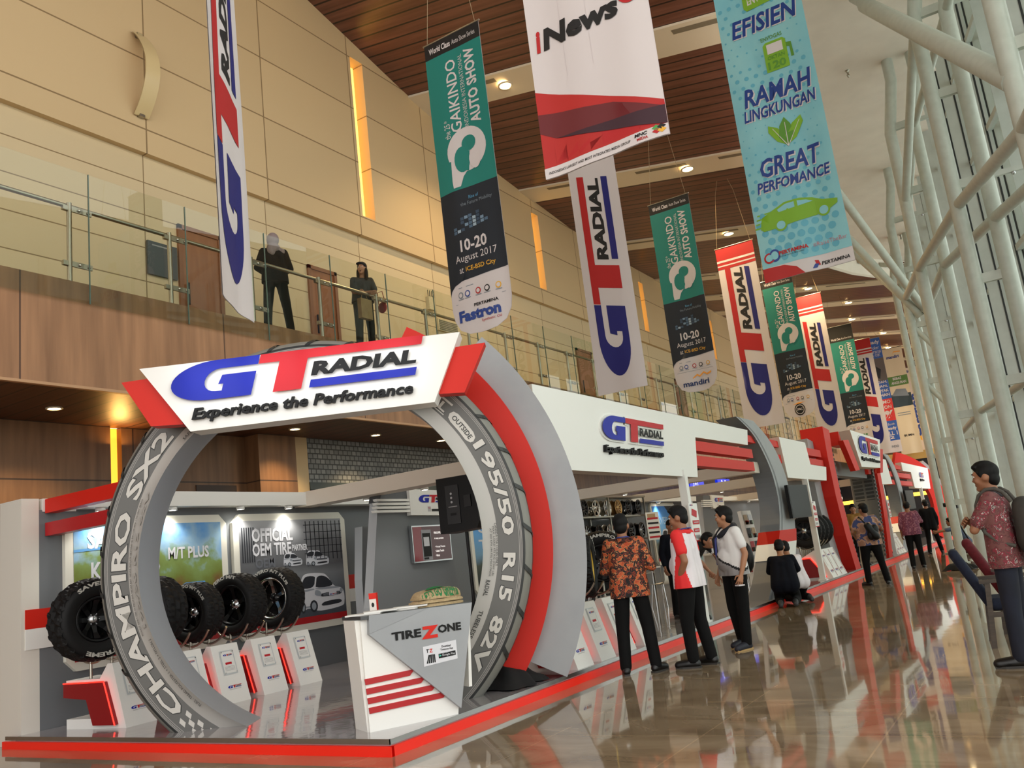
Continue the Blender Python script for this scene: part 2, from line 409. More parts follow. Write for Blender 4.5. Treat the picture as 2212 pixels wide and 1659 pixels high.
LP = [(-9.35, 16.95), (-6.8, 22.2), (-7.4, 27.45), (-6.4, 32.4), (-6.9, 36.2), (-6.0, 39.7), (-6.6, 43.7), (-5.9, 48.2), (-6.4, 53.2), (-9.5, 27.2), (-8.6, 11.4), (-9.0, 36.2)]
for i, (x, y) in enumerate(LP):
    z = zc(x, y) - 0.06
    t = thing('ceiling_downlight', 'round warm downlight in a white band of the timber ceiling', 'ceiling light', (x, y, z), 0, 'downlights in the white ceiling bands')
    b = MB(); b.lathe([(0.15, 0.0), (0.19, 0.0), (0.19, -0.03), (0.15, -0.03)], (x, y, z), (0, 0, 1), BRASS, 20, close=True); b.build('lamp_ring', t)
    b = MB(); b.lathe([(0.001, -0.02), (0.1, -0.03), (0.15, -0.015)], (x, y, z), (0, 0, 1), LAMPM, 20); b.build('lamp_lens', t)
    if i < 9: lamp('downlight_beam', 'SPOT', (x, y, z - 0.05), 420, WARM, 0.12, (x, y, 0), 2.2, 0.8)

# gallery
FASC = panelled('gallery_veneer', (176, 130, 92), (100, 68, 46), 3.0, 6.0, mortar=0.012, rough=0.4, grain=(6, 6, 0.5), loc=(0.6, 0.4))
SOFF = panelled('soffit_slats', (92, 56, 40), (30, 18, 12), 0.32, 40, mortar=0.016, rough=0.45, grain=(.6, 9, 1))
XG = -9.9
b = MB(); b.box(XG, -14, 4.05, XG - 0.12, 78, 5.42, FASC); b.box(XG - 0.12, -14, 4.25, XW - 0.12, 78, 5.42, WALLB)
b.box(XG - 0.1, -14, 4.10, XW - 0.3, 78, 4.25, SOFF)
struct(b, 'gallery_slab')
b = MB(); b.box(XG + 0.012, -14, 4.03, XG - 0.05, 78, 4.065, mat('fascia_edge', (190, 150, 112), .5)); struct(b, 'trim_30')
LOWER = panelled('lower_wall_veneer', (128, 92, 62), (62, 42, 28), 3.4, 0.85, mortar=0.012, rough=0.45, grain=(7, 7, .6), loc=(-1.64, 0.15))
b = MB(); X2 = XW - 0.2
b.box(X2, -14, 0, X2 - 0.3, 8.05, 4.1, LOWER); b.box(X2, 8.24, 0, X2 - .3, 78, 4.1, LOWER)
b.box(X2 + .35, 10.7, 0, X2, 11.6, 4.1, LOWER)
struct(b, 'wall_left_lower')
b = MB(); b.box(X2 - 0.12, 8.03, 0.3, X2 - .2, 8.26, 4.1, mat('amber_strip', (255, 180, 80), .5, emit=(255, 150, 40), es=0.9)); struct(b, 'window_9')
lamp('amber_strip_light', 'AREA', (X2 + 0.12, 8.15, 3.7), 4, (1, .55, .15), 0.2, (X2 + .5, 8.15, 4.1))
b = MB(); b.box(X2 + .02, 9.6, 0.1, X2 - .02, 10.45, 3.2, mat('dark_door', (52, 34, 26), .5)); struct(b, 'door_1')
# shingled feature wall and the glazing under it
def shingle():
    m = mat('grey_shingles', (120, 122, 122), 0.5); L = m.node_tree.links.new
    br = N(m, 'ShaderNodeTexBrick'); br.offset = .5; br.inputs['Scale'].default_value = 1; br.inputs['Brick Width'].default_value = .13; br.inputs['Row Height'].default_value = .1; br.inputs['Mortar Size'].default_value = .012
    br.inputs['Color1'].default_value = (*lin((132, 134, 134)), 1); br.inputs['Color2'].default_value = (*lin((104, 106, 108)), 1); br.inputs['Mortar'].default_value = (*lin((52, 54, 56)), 1)
    L(yz(m), br.inputs['Vector']); L(br.outputs['Color'], bsdf(m).inputs['Base Color']); return m
b = MB(); b.box(X2 + .3, 11.95, 3.22, X2, 19.5, 4.12, shingle()); b.box(X2 + .3, 11.6, 0, X2, 11.95, 4.12, mat('pale_post', (196, 170, 130), .5))
b.box(X2 + .2, 11.95, 0, X2, 19.5, 3.2, mat('teal_glazing', (70, 92, 92), .15)); b.box(X2 + .32, 11.95, 3.1, X2 + .1, 19.5, 3.24, mat('dark_trim', (48, 56, 56), .4))
struct(b, 'wall_left_feature')
for i, (x, y) in enumerate([(-11.3, 6.63), (-11.24, 11.02), (-11.14, 13.09), (-11.1, 15.2), (-11.1, 17.4), (-11.1, 20), (-11.1, 23)]):
    t = thing('soffit_downlight', 'small round downlight recessed in the dark slatted soffit', 'ceiling light', (x, y, 4.1), 0, 'downlights under the gallery')
    b = MB(); b.lathe([(0.085, 0.0), (0.11, 0.0), (0.11, -0.02), (0.085, -0.02)], (x, y, 4.1), (0, 0, 1), BRASS, 18, close=True); b.build('lamp_ring', t)
    b = MB(); b.lathe([(0.001, -0.012), (0.085, -0.012)], (x, y, 4.1), (0, 0, 1), LAMPM, 18); b.build('lamp_lens', t)
    lamp('soffit_beam', 'SPOT', (x, y, 4.06), 70, WARM, 0.06, (x, y, 0), 2.0, .7)
# doors, plaque, vents and switch boxes on the gallery wall
DOORW = noisy('door_veneer', (150, 96, 56), (138, 86, 48), 3, .4, stretch=(4, 4, .4)); FRM = mat('door_frame_wood', (132, 84, 50), .45)
for i, (a, c) in enumerate([(9.35, 10.3), (12.5, 13.35), (24.4, 25.5), (33, 34)]):
    x = XW - 0.1; b = MB(); b.box(x, a + .08, 5.42, x - .03, c - .08, 7.75, DOORW); o = struct(b, f'door_{i + 2}')
    f = MB(); f.box(x + .03, a, 5.42, x - .05, a + .08, 7.83, FRM); f.box(x + .03, c - .08, 5.42, x - .05, c, 7.83, FRM); f.box(x + .03, a, 7.75, x - .05, c, 7.83, FRM); f.build('door_frame', o)
    h = MB(); h.tube((x + .05, a + .16, 6.35), (x + .05, a + .16, 6.75), .02, BLACK); h.build('door_handle', o)
o = MB().box(XW - .1, 8.72, 6.75, XW - .06, 9.3, 7.35, mat('slate_plaque', (62, 66, 66), .4))
F = plane((XW - .058, 8.72, 6.75), (0, 1, 0), (0, 0, 1)); o.rect(F, .08, .52, .4, .545, mat('plaque_text', (150, 150, 146), .5), .003)
tag(o.build('wall_plaque'), 'dark slate room plaque beside the left gallery door', 'sign')
VW = mat('vent_white', (206, 190, 152), .6)
for i, (y, z, lab) in enumerate([(16.9, 7.15, 'white louvred vent low on the gallery wall')]):
    b = MB(); b.box(XW - .12, y, z, XW - .06, y + .85, z + .3, VW)
    for k in range(6): b.box(XW - .06, y + .04, z + .03 + k * .045, XW - .045, y + .81, z + .05 + k * .045, SLOT)
    tag(b.build('wall_vent'), lab, 'vent')
b = MB(); b.box(XW - .12, 16.55, 7.62, XW - .02, 16.8, 7.95, VW); t = b.build('antenna_box'); tag(t, 'small cream box with short black aerials above the wall vent', 'router')
b = MB()
for k in range(4): b.tube((XW - .06, 16.58 + k * .06, 7.95), (XW - .04, 16.56 + k * .08, 8.12), .008, BLACK, 6)
b.build('aerial', t)
# curved glass sconces high on the wall
for k, y in enumerate((8.6, 27.6)):
    t = thing('wall_sconce', ['bowed translucent wall light high on the nearest stretch of wall', 'far bowed wall light behind the hanging flags'][k], 'wall light', (XW, y, 10))
    b = MB(); n = 14; pts = []
    for i in range(n + 1):
        a = -1 + 2 * i / n; pts.append((XW + 0.05 + 0.36 * (1 - a * a), 10.35 + a * 0.8))
    for dy in (-.16, .16):
        pass
    F2 = lambda x, z, h: (x, y - .16 + h, z)
    vs = [(x, y - .14, z) for x, z in pts] + [(x, y + .14, z) for x, z in pts]
    b.add(vs, [(i, i + 1, n + 2 + i, n + 1 + i) for i in range(n)], mat('sconce_glass', (214, 190, 140), .35), True)
    vs = [(x - .02, y - .14, z) for x, z in pts] + [(x - .02, y + .14, z) for x, z in pts]
    b.add(vs, [(i + 1, i, n + 1 + i, n + 2 + i) for i in range(n)], mat('sconce_glass', (214, 190, 140), .35), True); b.build('shade', t)
    b = MB(); 
    for z in (9.58, 11.12): b.box(XW, y - .05, z - .04, XW + .08, y + .05, z + .04, STEEL)
    b.build('bracket', t)

# gallery railing: each bay is a pane, the posts and the rail are things of their own
GL = glass('railing_glass', (238, 242, 234), 0.3); EDGE = mat('glass_edge', (84, 104, 92), .2)
posts = [6.06 + 1.495 * i for i in range(-1, 30)]
def post_parts(mb, t):
    z0, z1 = 5.42, 6.5
    b = MB(); b.tube((0, 0, 0), (0, 0, z1 - z0), .032, STEEL, 12); sh = b.build('shaft', t)
    for z in (0.25, 1.0):
        b = MB(); b.box(-.005, .02, z - .035, .02, .3, z + .035, STEEL); b.box(-.03, -.09, z - .03, .02, .02, z + .03, STEEL)
        for yy in (.12, .25): b.ball((.03, yy, z), (.02, .024, .024), CHROME, 8, 6)
        b.build('glass_clamp', sh)
for i, y in enumerate(posts):
    if i == 0:
        P0 = thing('railing_post', 'steel railing post with glass clamps on the gallery edge', 'railing post', (0, 0, 0), 0, 'posts of the gallery railing'); post_parts(None, P0)
        P0.matrix_basis = Matrix.Translation((XG - .06, y, 5.42))
    else: clone(P0, (XG - .06, y, 5.42))
b = MB(); b.tube((XG - .1, 1, 6.47), (XG - .1, 52, 6.47), .03, STEEL, 10); tag(b.build('handrail'), 'long round steel handrail along the gallery edge', 'handrail')
for i in range(len(posts)):
    y = posts[i] + .2; b = MB(); b.add([(XG + .035, y, 5.14), (XG + .035, y + 1.485, 5.14), (XG + .035, y + 1.485, 6.93), (XG + .035, y, 6.93)], [(0, 1, 2, 3)], GL); o = b.build('glass_balustrade')
    tag(o, 'tall clear glass pane of the gallery railing', 'glass panel', 'glass panes of the gallery railing')
    e = MB(); e.box(XG + .028, y, 5.14, XG + .047, y + .012, 6.93, EDGE); e.build('glass_edge', o)

# far end of the hall
b = MB(); b.box(-14, 77.7, 0, 9, 78, 14, mat('far_wall', (120, 92, 66), .7)); struct(b, 'wall_back')
# glazed wall on the right
GP = [(1.75, 5), (1.45, 10.2), (.62, 14.2), (-.35, 18.2), (-1.25, 24.2), (-2.3, 30), (-2.9, 34.5), (-3.3, 40), (-3.4, 48), (-3.4, 78)]
def gx(y):
    for (a, p), (c, q) in zip(GP, GP[1:]):
        if y <= q: return a + (c - a) * (y - p) / (q - p)
    return -3.4
PANE = glass('curtain_wall_glass', (226, 236, 232), 0.1); FIN = noisy('mullion_paint', (206, 212, 206), (198, 204, 198), 4, .45)
GASK = mat('black_gasket', (40, 44, 44), .5)
yy = [6 + 1.5 * i for i in range(24)]
k = 0
for i in range(len(yy) - 1):
    a, c = yy[i], yy[i + 1]; xa, xc = gx(a), gx(c)
    b = MB()
    b.add([(xa + .25, a, 0), (xc + .25, c, 0), (xc + .25, c, 10.4), (xa + .25, a, 10.4)], [(0, 1, 2, 3)], PANE)
    o = struct(b, f'window_{10 + i}')
    f = MB(); f.box(xa + .02, a - .05, 0, xa + .3, a + .05, 10.45, FIN); f.box(xa + .2, a - .056, 0, xa + .23, a - .045, 10.45, GASK)
    for z in (1.1, 3.3, 5.5, 7.7, 9.4):
        f.add([(xa + .2, a, z - .05), (xc + .2, c, z - .05), (xc + .2, c, z + .05), (xa + .2, a, z + .05)], [(3, 2, 1, 0)], FIN)
        f.add([(xa + .2, a, z - .05), (xc + .2, c, z - .05), (xc + .3, c, z - .05), (xa + .3, a, z - .05)], [(0, 1, 2, 3)], FIN)
    f.build('window_frame', o)
# tubular trusses standing in front of the glass
TR = [(.52, 10.2), (-.36, 14.2), (-1.33, 18.2), (-2.25, 24.2), (-3.1, 30.4)]
for i, (x, y) in enumerate(TR):
    lab = ['nearest', 'second nearest', 'third nearest', 'fourth nearest', 'farthest'][i]
    t = thing('tubular_truss_column', f'pale painted ladder column of two steel tubes, {lab} along the glass wall', 'column', (x, y, 0), 0, None)
    for s, dx in ((0, 0), (1, .45)):
        b = MB(); b.path([(x + dx, y, 0), (x + dx, y, 8.9), (x + dx + .22, y, 10.0), (x + dx + .22, y, ZT)], [.11] * 4, PAINT, 14)
        b.lathe([(.11, 0), (.17, 0), (.17, .04), (.11, .05)], (x + dx, y, 0), (0, 0, 1), PAINT, 14); b.build('tube', t)
    for z in (1.5, 3.05, 4.6, 6.1, 7.6, 9.0):
        b = MB(); b.box(x + .05, y - .04, z - .07, x + .42, y + .04, z + .07, PAINT); b.build('rung', t)
        if z in (3.05, 6.1, 9.0):
            b = MB(); b.box(x + .5, y - .03, z - .04, x + .95, y + .03, z + .04, FIN); b.ball((x + .8, y, z - .05), .035, SILVER, 8, 6); b.build('bracket', t)
def strut(lab, pts, r=.085, name='brace_tube', cat='brace', ends=False):
    b = MB(); pts = [V(p) for p in pts]
    if ends:
        d = (pts[-1] - pts[0]); q = pts[0] + d * (1 - .9 / d.length)
        b.path([pts[0], q, q + d.normalized() * .25, pts[-1]], [r, r, r * .55, r * .55], PAINT, 12)
    else: b.path(pts, r, PAINT, 12)
    tag(b.build(name), lab, cat)
strut('slanting pale tube tying the inner tubes of the columns together', [(-2.25, 24.2, 6.87), (-1.35, 18.2, 6.0), (-.34, 14.2, 5.8), (.5, 10.2, 5.15), (.8, 8, 4.9)])
strut('slanting pale tube tying the outer tubes of the columns together', [(-1.85, 24.2, 6.4), (-.9, 18.2, 5.95), (.08, 14.2, 5.45), (.97, 10.2, 4.85), (1.2, 8, 4.5)])
strut('level pale tube linking the columns at about door height', [(-1.8, 24.2, 3.05), (-.86, 18.2, 3.05), (.1, 14.2, 3.05), (.97, 10.2, 3.05)], .06)
strut('level pale tube high up along the glass wall', [(-1.8, 24.2, 8.9), (-.88, 18.2, 8.9), (.1, 14.2, 8.9), (.97, 10.2, 8.9)], .07)
strut('ceiling strut from the fourth column to the plaster, upper one', [(-1.9, 24.2, 6.5), (-3.45, 19.6, 10.42)], .1, 'ceiling_strut', 'strut', True)
strut('ceiling strut from the fourth column to the plaster, middle one', [(-2.0, 24.2, 6.3), (-4.15, 23.3, 10.42)], .1, 'ceiling_strut', 'strut', True)
strut('ceiling strut from the fourth column to the plaster, lowest and farthest', [(-2.25, 24.2, 6.8), (-4.35, 28.4, 10.42)], .1, 'ceiling_strut', 'strut', True)
strut('thick ceiling strut crossing the top right corner', [(.52, 10.2, 5.7), (-1.25, 15.4, 10.42)], .13, 'ceiling_strut', 'strut', True)

strut('steep brace high between the second and third columns', [(-1.33, 18.2, 7.4), (-.1, 14.2, 10.0)], .08)
strut('short brace inside the fourth column, upper', [(-2.25, 24.2, 6.1), (-1.8, 24.2, 5.4)], .07)
strut('short brace inside the fourth column, lower', [(-2.25, 24.2, 4.6), (-1.8, 24.2, 3.9)], .07)
for i, (x, y) in enumerate([(-1.85, 18.0), (-2.8, 19.5), (-3.45, 28.4), (-2.6, 30.5)]):
    b = MB(); b.lathe([(.001, -.16), (.02, -.15), (.03, -.1), (.015, -.08), (.03, -.02), (.05, 0)], (x, y, ZT), (0, 0, 1), STEEL, 10)
    tag(b.build('sprinkler_head'), 'small sprinkler head under the white plaster ceiling', 'sprinkler', 'sprinklers in the plaster ceiling')
# ================================================================== THE STAND
Zp = 0.12; XE = -4.62; YF = 5.3
t = thing('stand_platform', 'long low glossy grey platform with red lit edge under the whole stand', 'platform', (-7, 20, 0))
def m_deck():
    m = mat('glossy_deck', (158, 154, 156), 0.07, spec=0.6, coat=0.5); L = m.node_tree.links.new
    w = N(m, 'ShaderNodeTexNoise'); w.inputs['Scale'].default_value = 5; w.inputs['Detail'].default_value = 2; L(coords(m), w.inputs['Vector'])
    bp = N(m, 'ShaderNodeBump'); bp.inputs['Strength'].default_value = .08; bp.inputs['Distance'].default_value = .02
    L(w.outputs['Fac'], bp.inputs['Height']); L(bp.outputs[0], bsdf(m).inputs['Normal']); L(bp.outputs[0], bsdf(m).inputs['Coat Normal']); return m
YB = 49
b = MB(); b.box(-9.8, YF, 0.0, XE, YB, Zp, m_deck()); b.build('deck', t)
b = MB(); b.box(XE, YF - .012, .085, XE + .012, YB, Zp + .004, SILVER); b.box(-9.98, YF - .012, .085, XE + .012, YF, Zp + .004, SILVER); b.build('metal_nosing', t)
REDGLOW = mat('lit_red_strip', (235, 42, 26), .35, emit=(255, 40, 24), es=.03)
b = MB(); b.box(XE, YF - .03, 0, XE + .035, YB, .075, REDGLOW); b.box(-10, YF - .035, 0, XE + .035, YF, .075, REDGLOW); b.build('red_edge_strip', t)

# back wall of the near room, its header and side wall
t = thing('stand_back_wall', 'grey back wall of the near room with red and white stripe and white header', 'partition', (-9.9, 8, Zp))
b = MB(); b.box(-9.9, 5.56, Zp, -9.8, 11.9, 2.52, MIDGREY); b.build('wall_panel', t)
b = MB(); b.box(-9.9, 5.6, 2.50, -9.79, 6.0, 2.65, WHITE); b.box(-9.9, 6.0, 2.52, -9.55, 11.9, 2.71, WHITE); b.build('header', t)
b = MB(); b.box(-9.8, 5.4, 1.21, -9.79, 5.84, 1.42, RED); b.box(-9.8, 5.4, .99, -9.79, 5.84, 1.21, WHITE); b.box(-9.8, 10.3, 1.2, -9.79, 11.2, 1.42, RED); b.box(-9.8, 10.3, 1.0, -9.79, 11.2, 1.2, WHITE); b.build('stripe', t)
b = MB(); b.box(-9.8, 5.36, 0, -10.24, 5.56, 2.65, mat('pillar_white', (222, 218, 208), .5)); tag(b.build('end_pillar'), 'plain white square pillar closing the end of the stand, beside the grey wall', 'pillar')
# two red bars leaving the back wall towards the arch
for z0, z1, x1, lab in ((2.48, 2.64, -8.15, 'upper red bar from the back wall to the tyre arch'), (2.22, 2.37, -8.25, 'lower red bar from the back wall to the tyre arch')):
    b = MB(); b.box(-9.78, 5.62, z0, x1, 5.76, z1, DRED if z0 < 2.3 else RED); tag(b.build('red_bar'), lab, 'trim bar')
# header beams crossing the stand
for y, lab in ((9.5, 'white header beam crossing the near room'), (17.2, 'white header beam behind the rim shelves'), (22.0, 'white header beam behind the grey pillar'), (30.5, 'white header beam in the far half of the stand')):
    b = MB(); b.box(-9.85, y, 2.5, -4.95, y + .35, 2.72, CREAM); tag(b.build('header_beam'), lab, 'beam')
SPOTG = mat('stand_spot_glow', (255, 252, 240), .4, emit=(255, 250, 235), es=9)
for i, (x, y) in enumerate([(-9.62, 6.2), (-9.62, 7.2), (-9.62, 8.3), (-9.62, 9.2), (-8.7, 9.9), (-7.6, 9.9), (-9.62, 18), (-9.62, 20), (-9.62, 23.4), (-8.0, 17.6), (-6.6, 17.6), (-7.4, 22.4), (-9.62, 26), (-9.62, 29), (-9.62, 32)]):
    t = thing('stand_spotlight', 'small white spotlight under a header of the stand', 'spotlight', (x, y, 2.5), 0, 'spotlights under the stand headers')
    b = MB(); b.lathe([(.001, .02), (.055, .02), (.06, -.03), (.045, -.03)], (x, y, 2.5), (0, 0, 1), WHITE, 14); b.build('housing', t)
    b = MB(); b.lathe([(.001, -.025), (.045, -.026)], (x, y, 2.5), (0, 0, 1), SPOTG, 14); b.build('lens', t)
    if i in (0, 1, 2, 3, 5, 7, 8, 11, 12): lamp('spot_beam', 'SPOT', (x, y, 2.44), 9, (1, .95, .86), .05, (x + .05, y, 0.5), 2.2, .7)

# posters on the back wall
HAZE = mat('poster_sky', (150, 186, 220), .4); 
def poster(y0, y1, z0, z1, x, lab, art, fr=.1):
    t = thing('framed_poster', lab, 'poster', (x, (y0 + y1) / 2, z0))
    F = plane((x, y0, z0), (0, 1, 0), (0, 0, 1)); w, h = y1 - y0, z1 - z0; r = .12
    out = [(r, 0), (w - r, 0), (w, r), (w, h - r), (w - r, h), (r, h), (0, h - r), (0, r)]
    b = MB(); b.prism(out, F, 0, .06, mat('poster_frame', (228, 226, 214), .4)); b.build('frame', t)
    b = MB(); G = lambda a, c, hh=0: F(fr + a * (w - 2 * fr), fr + c * (h - 2 * fr), .062 + hh); art(b, G); b.build('print', t); return t
def gradient(name, stops, axis='Z', lo=0, hi=1, noise=0, nscale=3):
    m = mat(name, stops[0][1], .65, spec=.2); L = m.node_tree.links.new
    tc = N(m, 'ShaderNodeTexCoord'); s = N(m, 'ShaderNodeSeparateXYZ'); L(tc.outputs['Object'], s.inputs[0])
    mr = N(m, 'ShaderNodeMapRange'); mr.inputs[1].default_value = lo; mr.inputs[2].default_value = hi; L(s.outputs[axis], mr.inputs[0]); src = mr.outputs[0]
    if noise:
        n = N(m, 'ShaderNodeTexNoise'); n.inputs['Scale'].default_value = nscale; n.inputs['Detail'].default_value = 6; L(tc.outputs['Object'], n.inputs['Vector'])
        a = N(m, 'ShaderNodeMath', operation='MULTIPLY_ADD'); a.inputs[1].default_value = noise; L(n.outputs['Fac'], a.inputs[0]); 
        q = N(m, 'ShaderNodeMath', operation='SUBTRACT'); q.inputs[1].default_value = noise / 2; L(mr.outputs[0], q.inputs[0]); L(q.outputs[0], a.inputs[2]); src = a.outputs[0]
    r = ramp(m, stops); L(src, r.inputs[0]); L(r.outputs[0], bsdf(m).inputs['Base Color']); return m
LAND = gradient('print_landscape', [(0, (96, 76, 52)), (.18, (150, 124, 84)), (.36, (124, 96, 56)), (.52, (118, 132, 62)), (.7, (128, 152, 88)), (.8, (150, 184, 206)), (1, (88, 150, 214))], 'Z', .7, 2.4, .75, 3.2)
HALL = gradient('print_showroom', [(0, (58, 64, 74)), (.3, (92, 98, 106)), (.48, (122, 126, 130)), (.55, (96, 98, 102)), (.75, (112, 114, 118)), (1, (176, 178, 182))], 'Z', .7, 2.4, .15, 1.2)
SKY2 = gradient('print_blue_sky', [(0, (44, 48, 50)), (.3, (84, 92, 84)), (.42, (120, 160, 190)), (.7, (110, 170, 224)), (1, (60, 120, 200))], 'Z', .9, 2.4, .25, 2.5)
PW = mat('print_white', (214, 216, 222), .65); PG = mat('print_grey_car', (206, 210, 218), .3); PK = mat('print_dark', (34, 38, 46), .65); PB = mat('print_blue_car', (96, 156, 212), .35); PHL = mat('print_headlamp', (150, 158, 168), .3)
def rounded_loop(L, m=4, ten=.5):
    o_ = []; n = len(L)
    for i in range(n):
        p0, p1, p2, p3 = [L[(i + q) % n] for q in (-1, 0, 1, 2)]
        for j in range(m):
            s_ = j / m; o_.append(tuple(p1[d] + ten * (p2[d] - p0[d]) * (s_ - 2 * s_ ** 2 + s_ ** 3) + ten * (p3[d] - p1[d]) * (s_ ** 3 - s_ ** 2) + (p2[d] - p1[d]) * (3 * s_ ** 2 - 2 * s_ ** 3) for d in (0, 1)))
    return o_
def car_front(b, G, x, y, s, body, asp=1.0, h=.002, k=1):
    """three-quarter picture of a car facing right"""
    P = lambda pts: [(x + a * s * asp * k, y + c * s) for a, c in rounded_loop(pts)]
    b.shape(G, P([(0, .12), (.08, .05), (.2, .08), (.45, 0), (.92, .04), (1, .14), (1, .36), (.93, .46), (.78, .52), (.64, .74), (.52, .82), (.2, .84), (.08, .76), (.02, .5)]), body, h)
    b.shape(G, P([(.36, .53), (.74, .53), (.61, .73), (.42, .75)]), PK, h * 1.6)
    b.shape(G, P([(.07, .54), (.3, .54), (.36, .75), (.14, .76)]), PK, h * 1.6)
    b.shape(G, P([(.5, .3), (.9, .31), (.9, .38), (.5, .37)]), PK, h * 1.6); b.shape(G, P([(.5, .1), (.9, .12), (.88, .2), (.54, .18)]), PK, h * 1.6)
    b.shape(G, P([(.34, .36), (.47, .32), (.46, .42), (.36, .46)]), PHL, h * 1.8); b.shape(G, P([(.91, .34), (.98, .38), (.95, .45), (.91, .42)]), PHL, h * 1.8)
    SH = mat('print_shade', (150, 156, 166), .65)
    b.shape(G, P([(.36, .5), (.5, .46), (.9, .46), (.78, .5)]), SH, h * 1.5); b.shape(G, P([(.03, .48), (.3, .5), (.3, .47), (.03, .44)]), SH, h * 1.5); b.shape(G, P([(.1, .1), (.24, .1), (.24, .13), (.1, .13)]), SH, h * 1.5)
    b.shape(G, P([(.33, .5), (.355, .5), (.4, .78), (.37, .78)]), body, h * 1.8)
    for q in range(3): b.shape(G, [(x + .52 * s * asp, y + (.315 + q * .02) * s), (x + .88 * s * asp, y + (.325 + q * .02) * s), (x + .88 * s * asp, y + (.332 + q * .02) * s), (x + .52 * s * asp, y + (.322 + q * .02) * s)], SH, h * 2)
    for a, rx in ((.3, .085), (.07, .05)):
        b.disc(G, x + a * s * asp * k, y + .12 * s, rx * s * asp, .13 * s, PK, h * 1.9, 16); b.disc(G, x + a * s * asp * k, y + .12 * s, rx * .6 * s * asp, .085 * s, PHL, h * 2.2, 12)
def art1(b, G):
    b.rect(G, 0, 0, 1, 1, LAND, 0); b.rect(G, 0, 0, 1, .05, DRED, .002); b.shape(G, [(0, .80), (.5, .84), (.5, .86), (0, .82)], PB, .003)
    b.text(G, 'SAVERO', .08, .82, .46, .95, PW, .004, .03); b.text(G, 'KOMODO', .1, .58, .54, .72, PW, .004, .03); b.text(G, 'M/T PLUS', .60, .70, .90, .80, PW, .004, .03)
    b.shape(G, [(.62, .22), (.6, .4), (.66, .46), (.72, .5), (.86, .5), (.88, .42), (.95, .38), (.94, .24)], PB, .003)
    for k in range(7): b.rect(G, .71 + k * .022, .34, .722 + k * .022, .42, PK, .005)
    b.rect(G, .66, .2, .94, .26, PK, .005); b.disc(G, .66, .36, .02, .03, PW, .005)
poster(5.83, 8.14, .68, 2.42, -9.8, 'framed poster of a green hillside and blue off-roader, left of the showroom poster', art1)
def art2(b, G):
    b.rect(G, 0, 0, 1, 1, HALL, 0); b.rect(G, 0, 0, 1, .06, DRED, .002)
    for k in range(9): b.rect(G, .62 + k * .045, .62 - k * .004, .628 + k * .045, .98, PK, .003)
    for k in range(5): b.rect(G, .6, .66 + k * .07, 1, .666 + k * .07, PK, .003)
    for k in range(6): b.rect(G, .02 + k * .02, .62, .03 + k * .02, .94, PK, .003)
    b.text(G, 'OFFICIAL', .11, .80, .49, .93, PW, .004, .035); b.text(G, 'OEM TIRE', .11, .67, .47, .79, PW, .004, .03); b.text(G, 'PARTNER', .48, .70, .63, .76, PW, .004, .03)
    b.text(G, 'OEM', .13, .65, .31, .56, mat('print_mirror', (104, 108, 116), .3), .004, .03)
    car_front(b, G, .39, .555, .15, PG, 1.2); car_front(b, G, .61, .54, .18, PG, 1.3); car_front(b, G, .52, .10, .44, PW, 1.05)
    b.shape(G, [(.16, .34), (.22, .46), (.36, .51), (.48, .47), (.52, .36), (.5, .2), (.2, .2)], PG, .003)
    b.rect(G, .82, .235, .9, .27, PW, .008); emblem(b, G, .825, .24, .012, .009, False)
poster(8.25, 10.5, .68, 2.42, -9.8, 'framed poster of white cars in a showroom reading official tyre partner', art2)
def art3(b, G):
    b.rect(G, 0, 0, 1, 1, SKY2, 0); b.rect(G, 0, 0, 1, .05, DRED, .002); b.shape(G, [(.55, 1), (1, 1), (1, .7), (.8, .8)], PK, .002)
    b.text(G, 'SAVERO', .06, .66, .8, .8, mat('print_pale_blue', (170, 205, 236), .35), .004, .03); car_front(b, G, .28, .2, .44, PG, 1.5)
poster(23.0, 24.9, .75, 2.5, -9.8, 'framed poster of a silver off-roader under blue sky, behind the seated area', art3)

# slim grey upright beside the showroom poster
t = thing('curved_upright', 'slim grey curved upright between the showroom poster and the screen panel', 'panel', (-9.6, 10.6, Zp))
b = MB(); F = plane((-9.5, 10.35, Zp), (0, 1, 0), (0, 0, 1))
b.prism([(0, 0), (.5, 0), (.44, 1.2), (.52, 2.0), (.12, 2.02), (.02, 1.2)], F, 0, .16, MIDGREY, mat('pale_grey_edge', (176, 180, 184), .5)); b.build('panel', t)

# screen panel
t = thing('screen_partition', 'wide grey curved panel carrying the red screen behind the counter', 'panel', (-8.5, 10.7, Zp))
F = plane((-8.55, 9.42, Zp), (0, 1, 0), (0, 0, 1))
L_ = [(0, 0), (.06, .8), (.22, 1.6), (.36, 2.28)]; R_ = [(1.9, 2.28), (2.08, 1.6), (2.14, .9), (2.16, 0)]
b = MB(); b.prism(L_[::-1] and [(0, 0)] + [(2.16, 0), (2.14, .9), (2.08, 1.6), (1.92, 2.28)] + [(.36, 2.28), (.22, 1.6), (.06, .8)], F, 0, .16, MIDGREY, mat('pale_grey_edge', (176, 180, 184), .5)); b.build('panel', t)
b = MB(); b.prism([(.36, 2.28), (1.92, 2.28), (1.86, 2.46), (.42, 2.46)], F, -.02, .2, DKGREY); b.build('cap', t)
b = MB()
for k in range(4): b.prism([(.2 + k * .02, 2.12 + k * .055), (1.0, 2.12 + k * .055), (1.0, 2.155 + k * .055), (.18 + k * .02, 2.155 + k * .055)], F, .17, .24, WHITE)
b.build('slats', t)
b = MB(); b.prism([(1.0, 2.07), (2.02, 2.05), (2.12, 2.45), (1.0, 2.47)], F, .17, .25, WHITE)
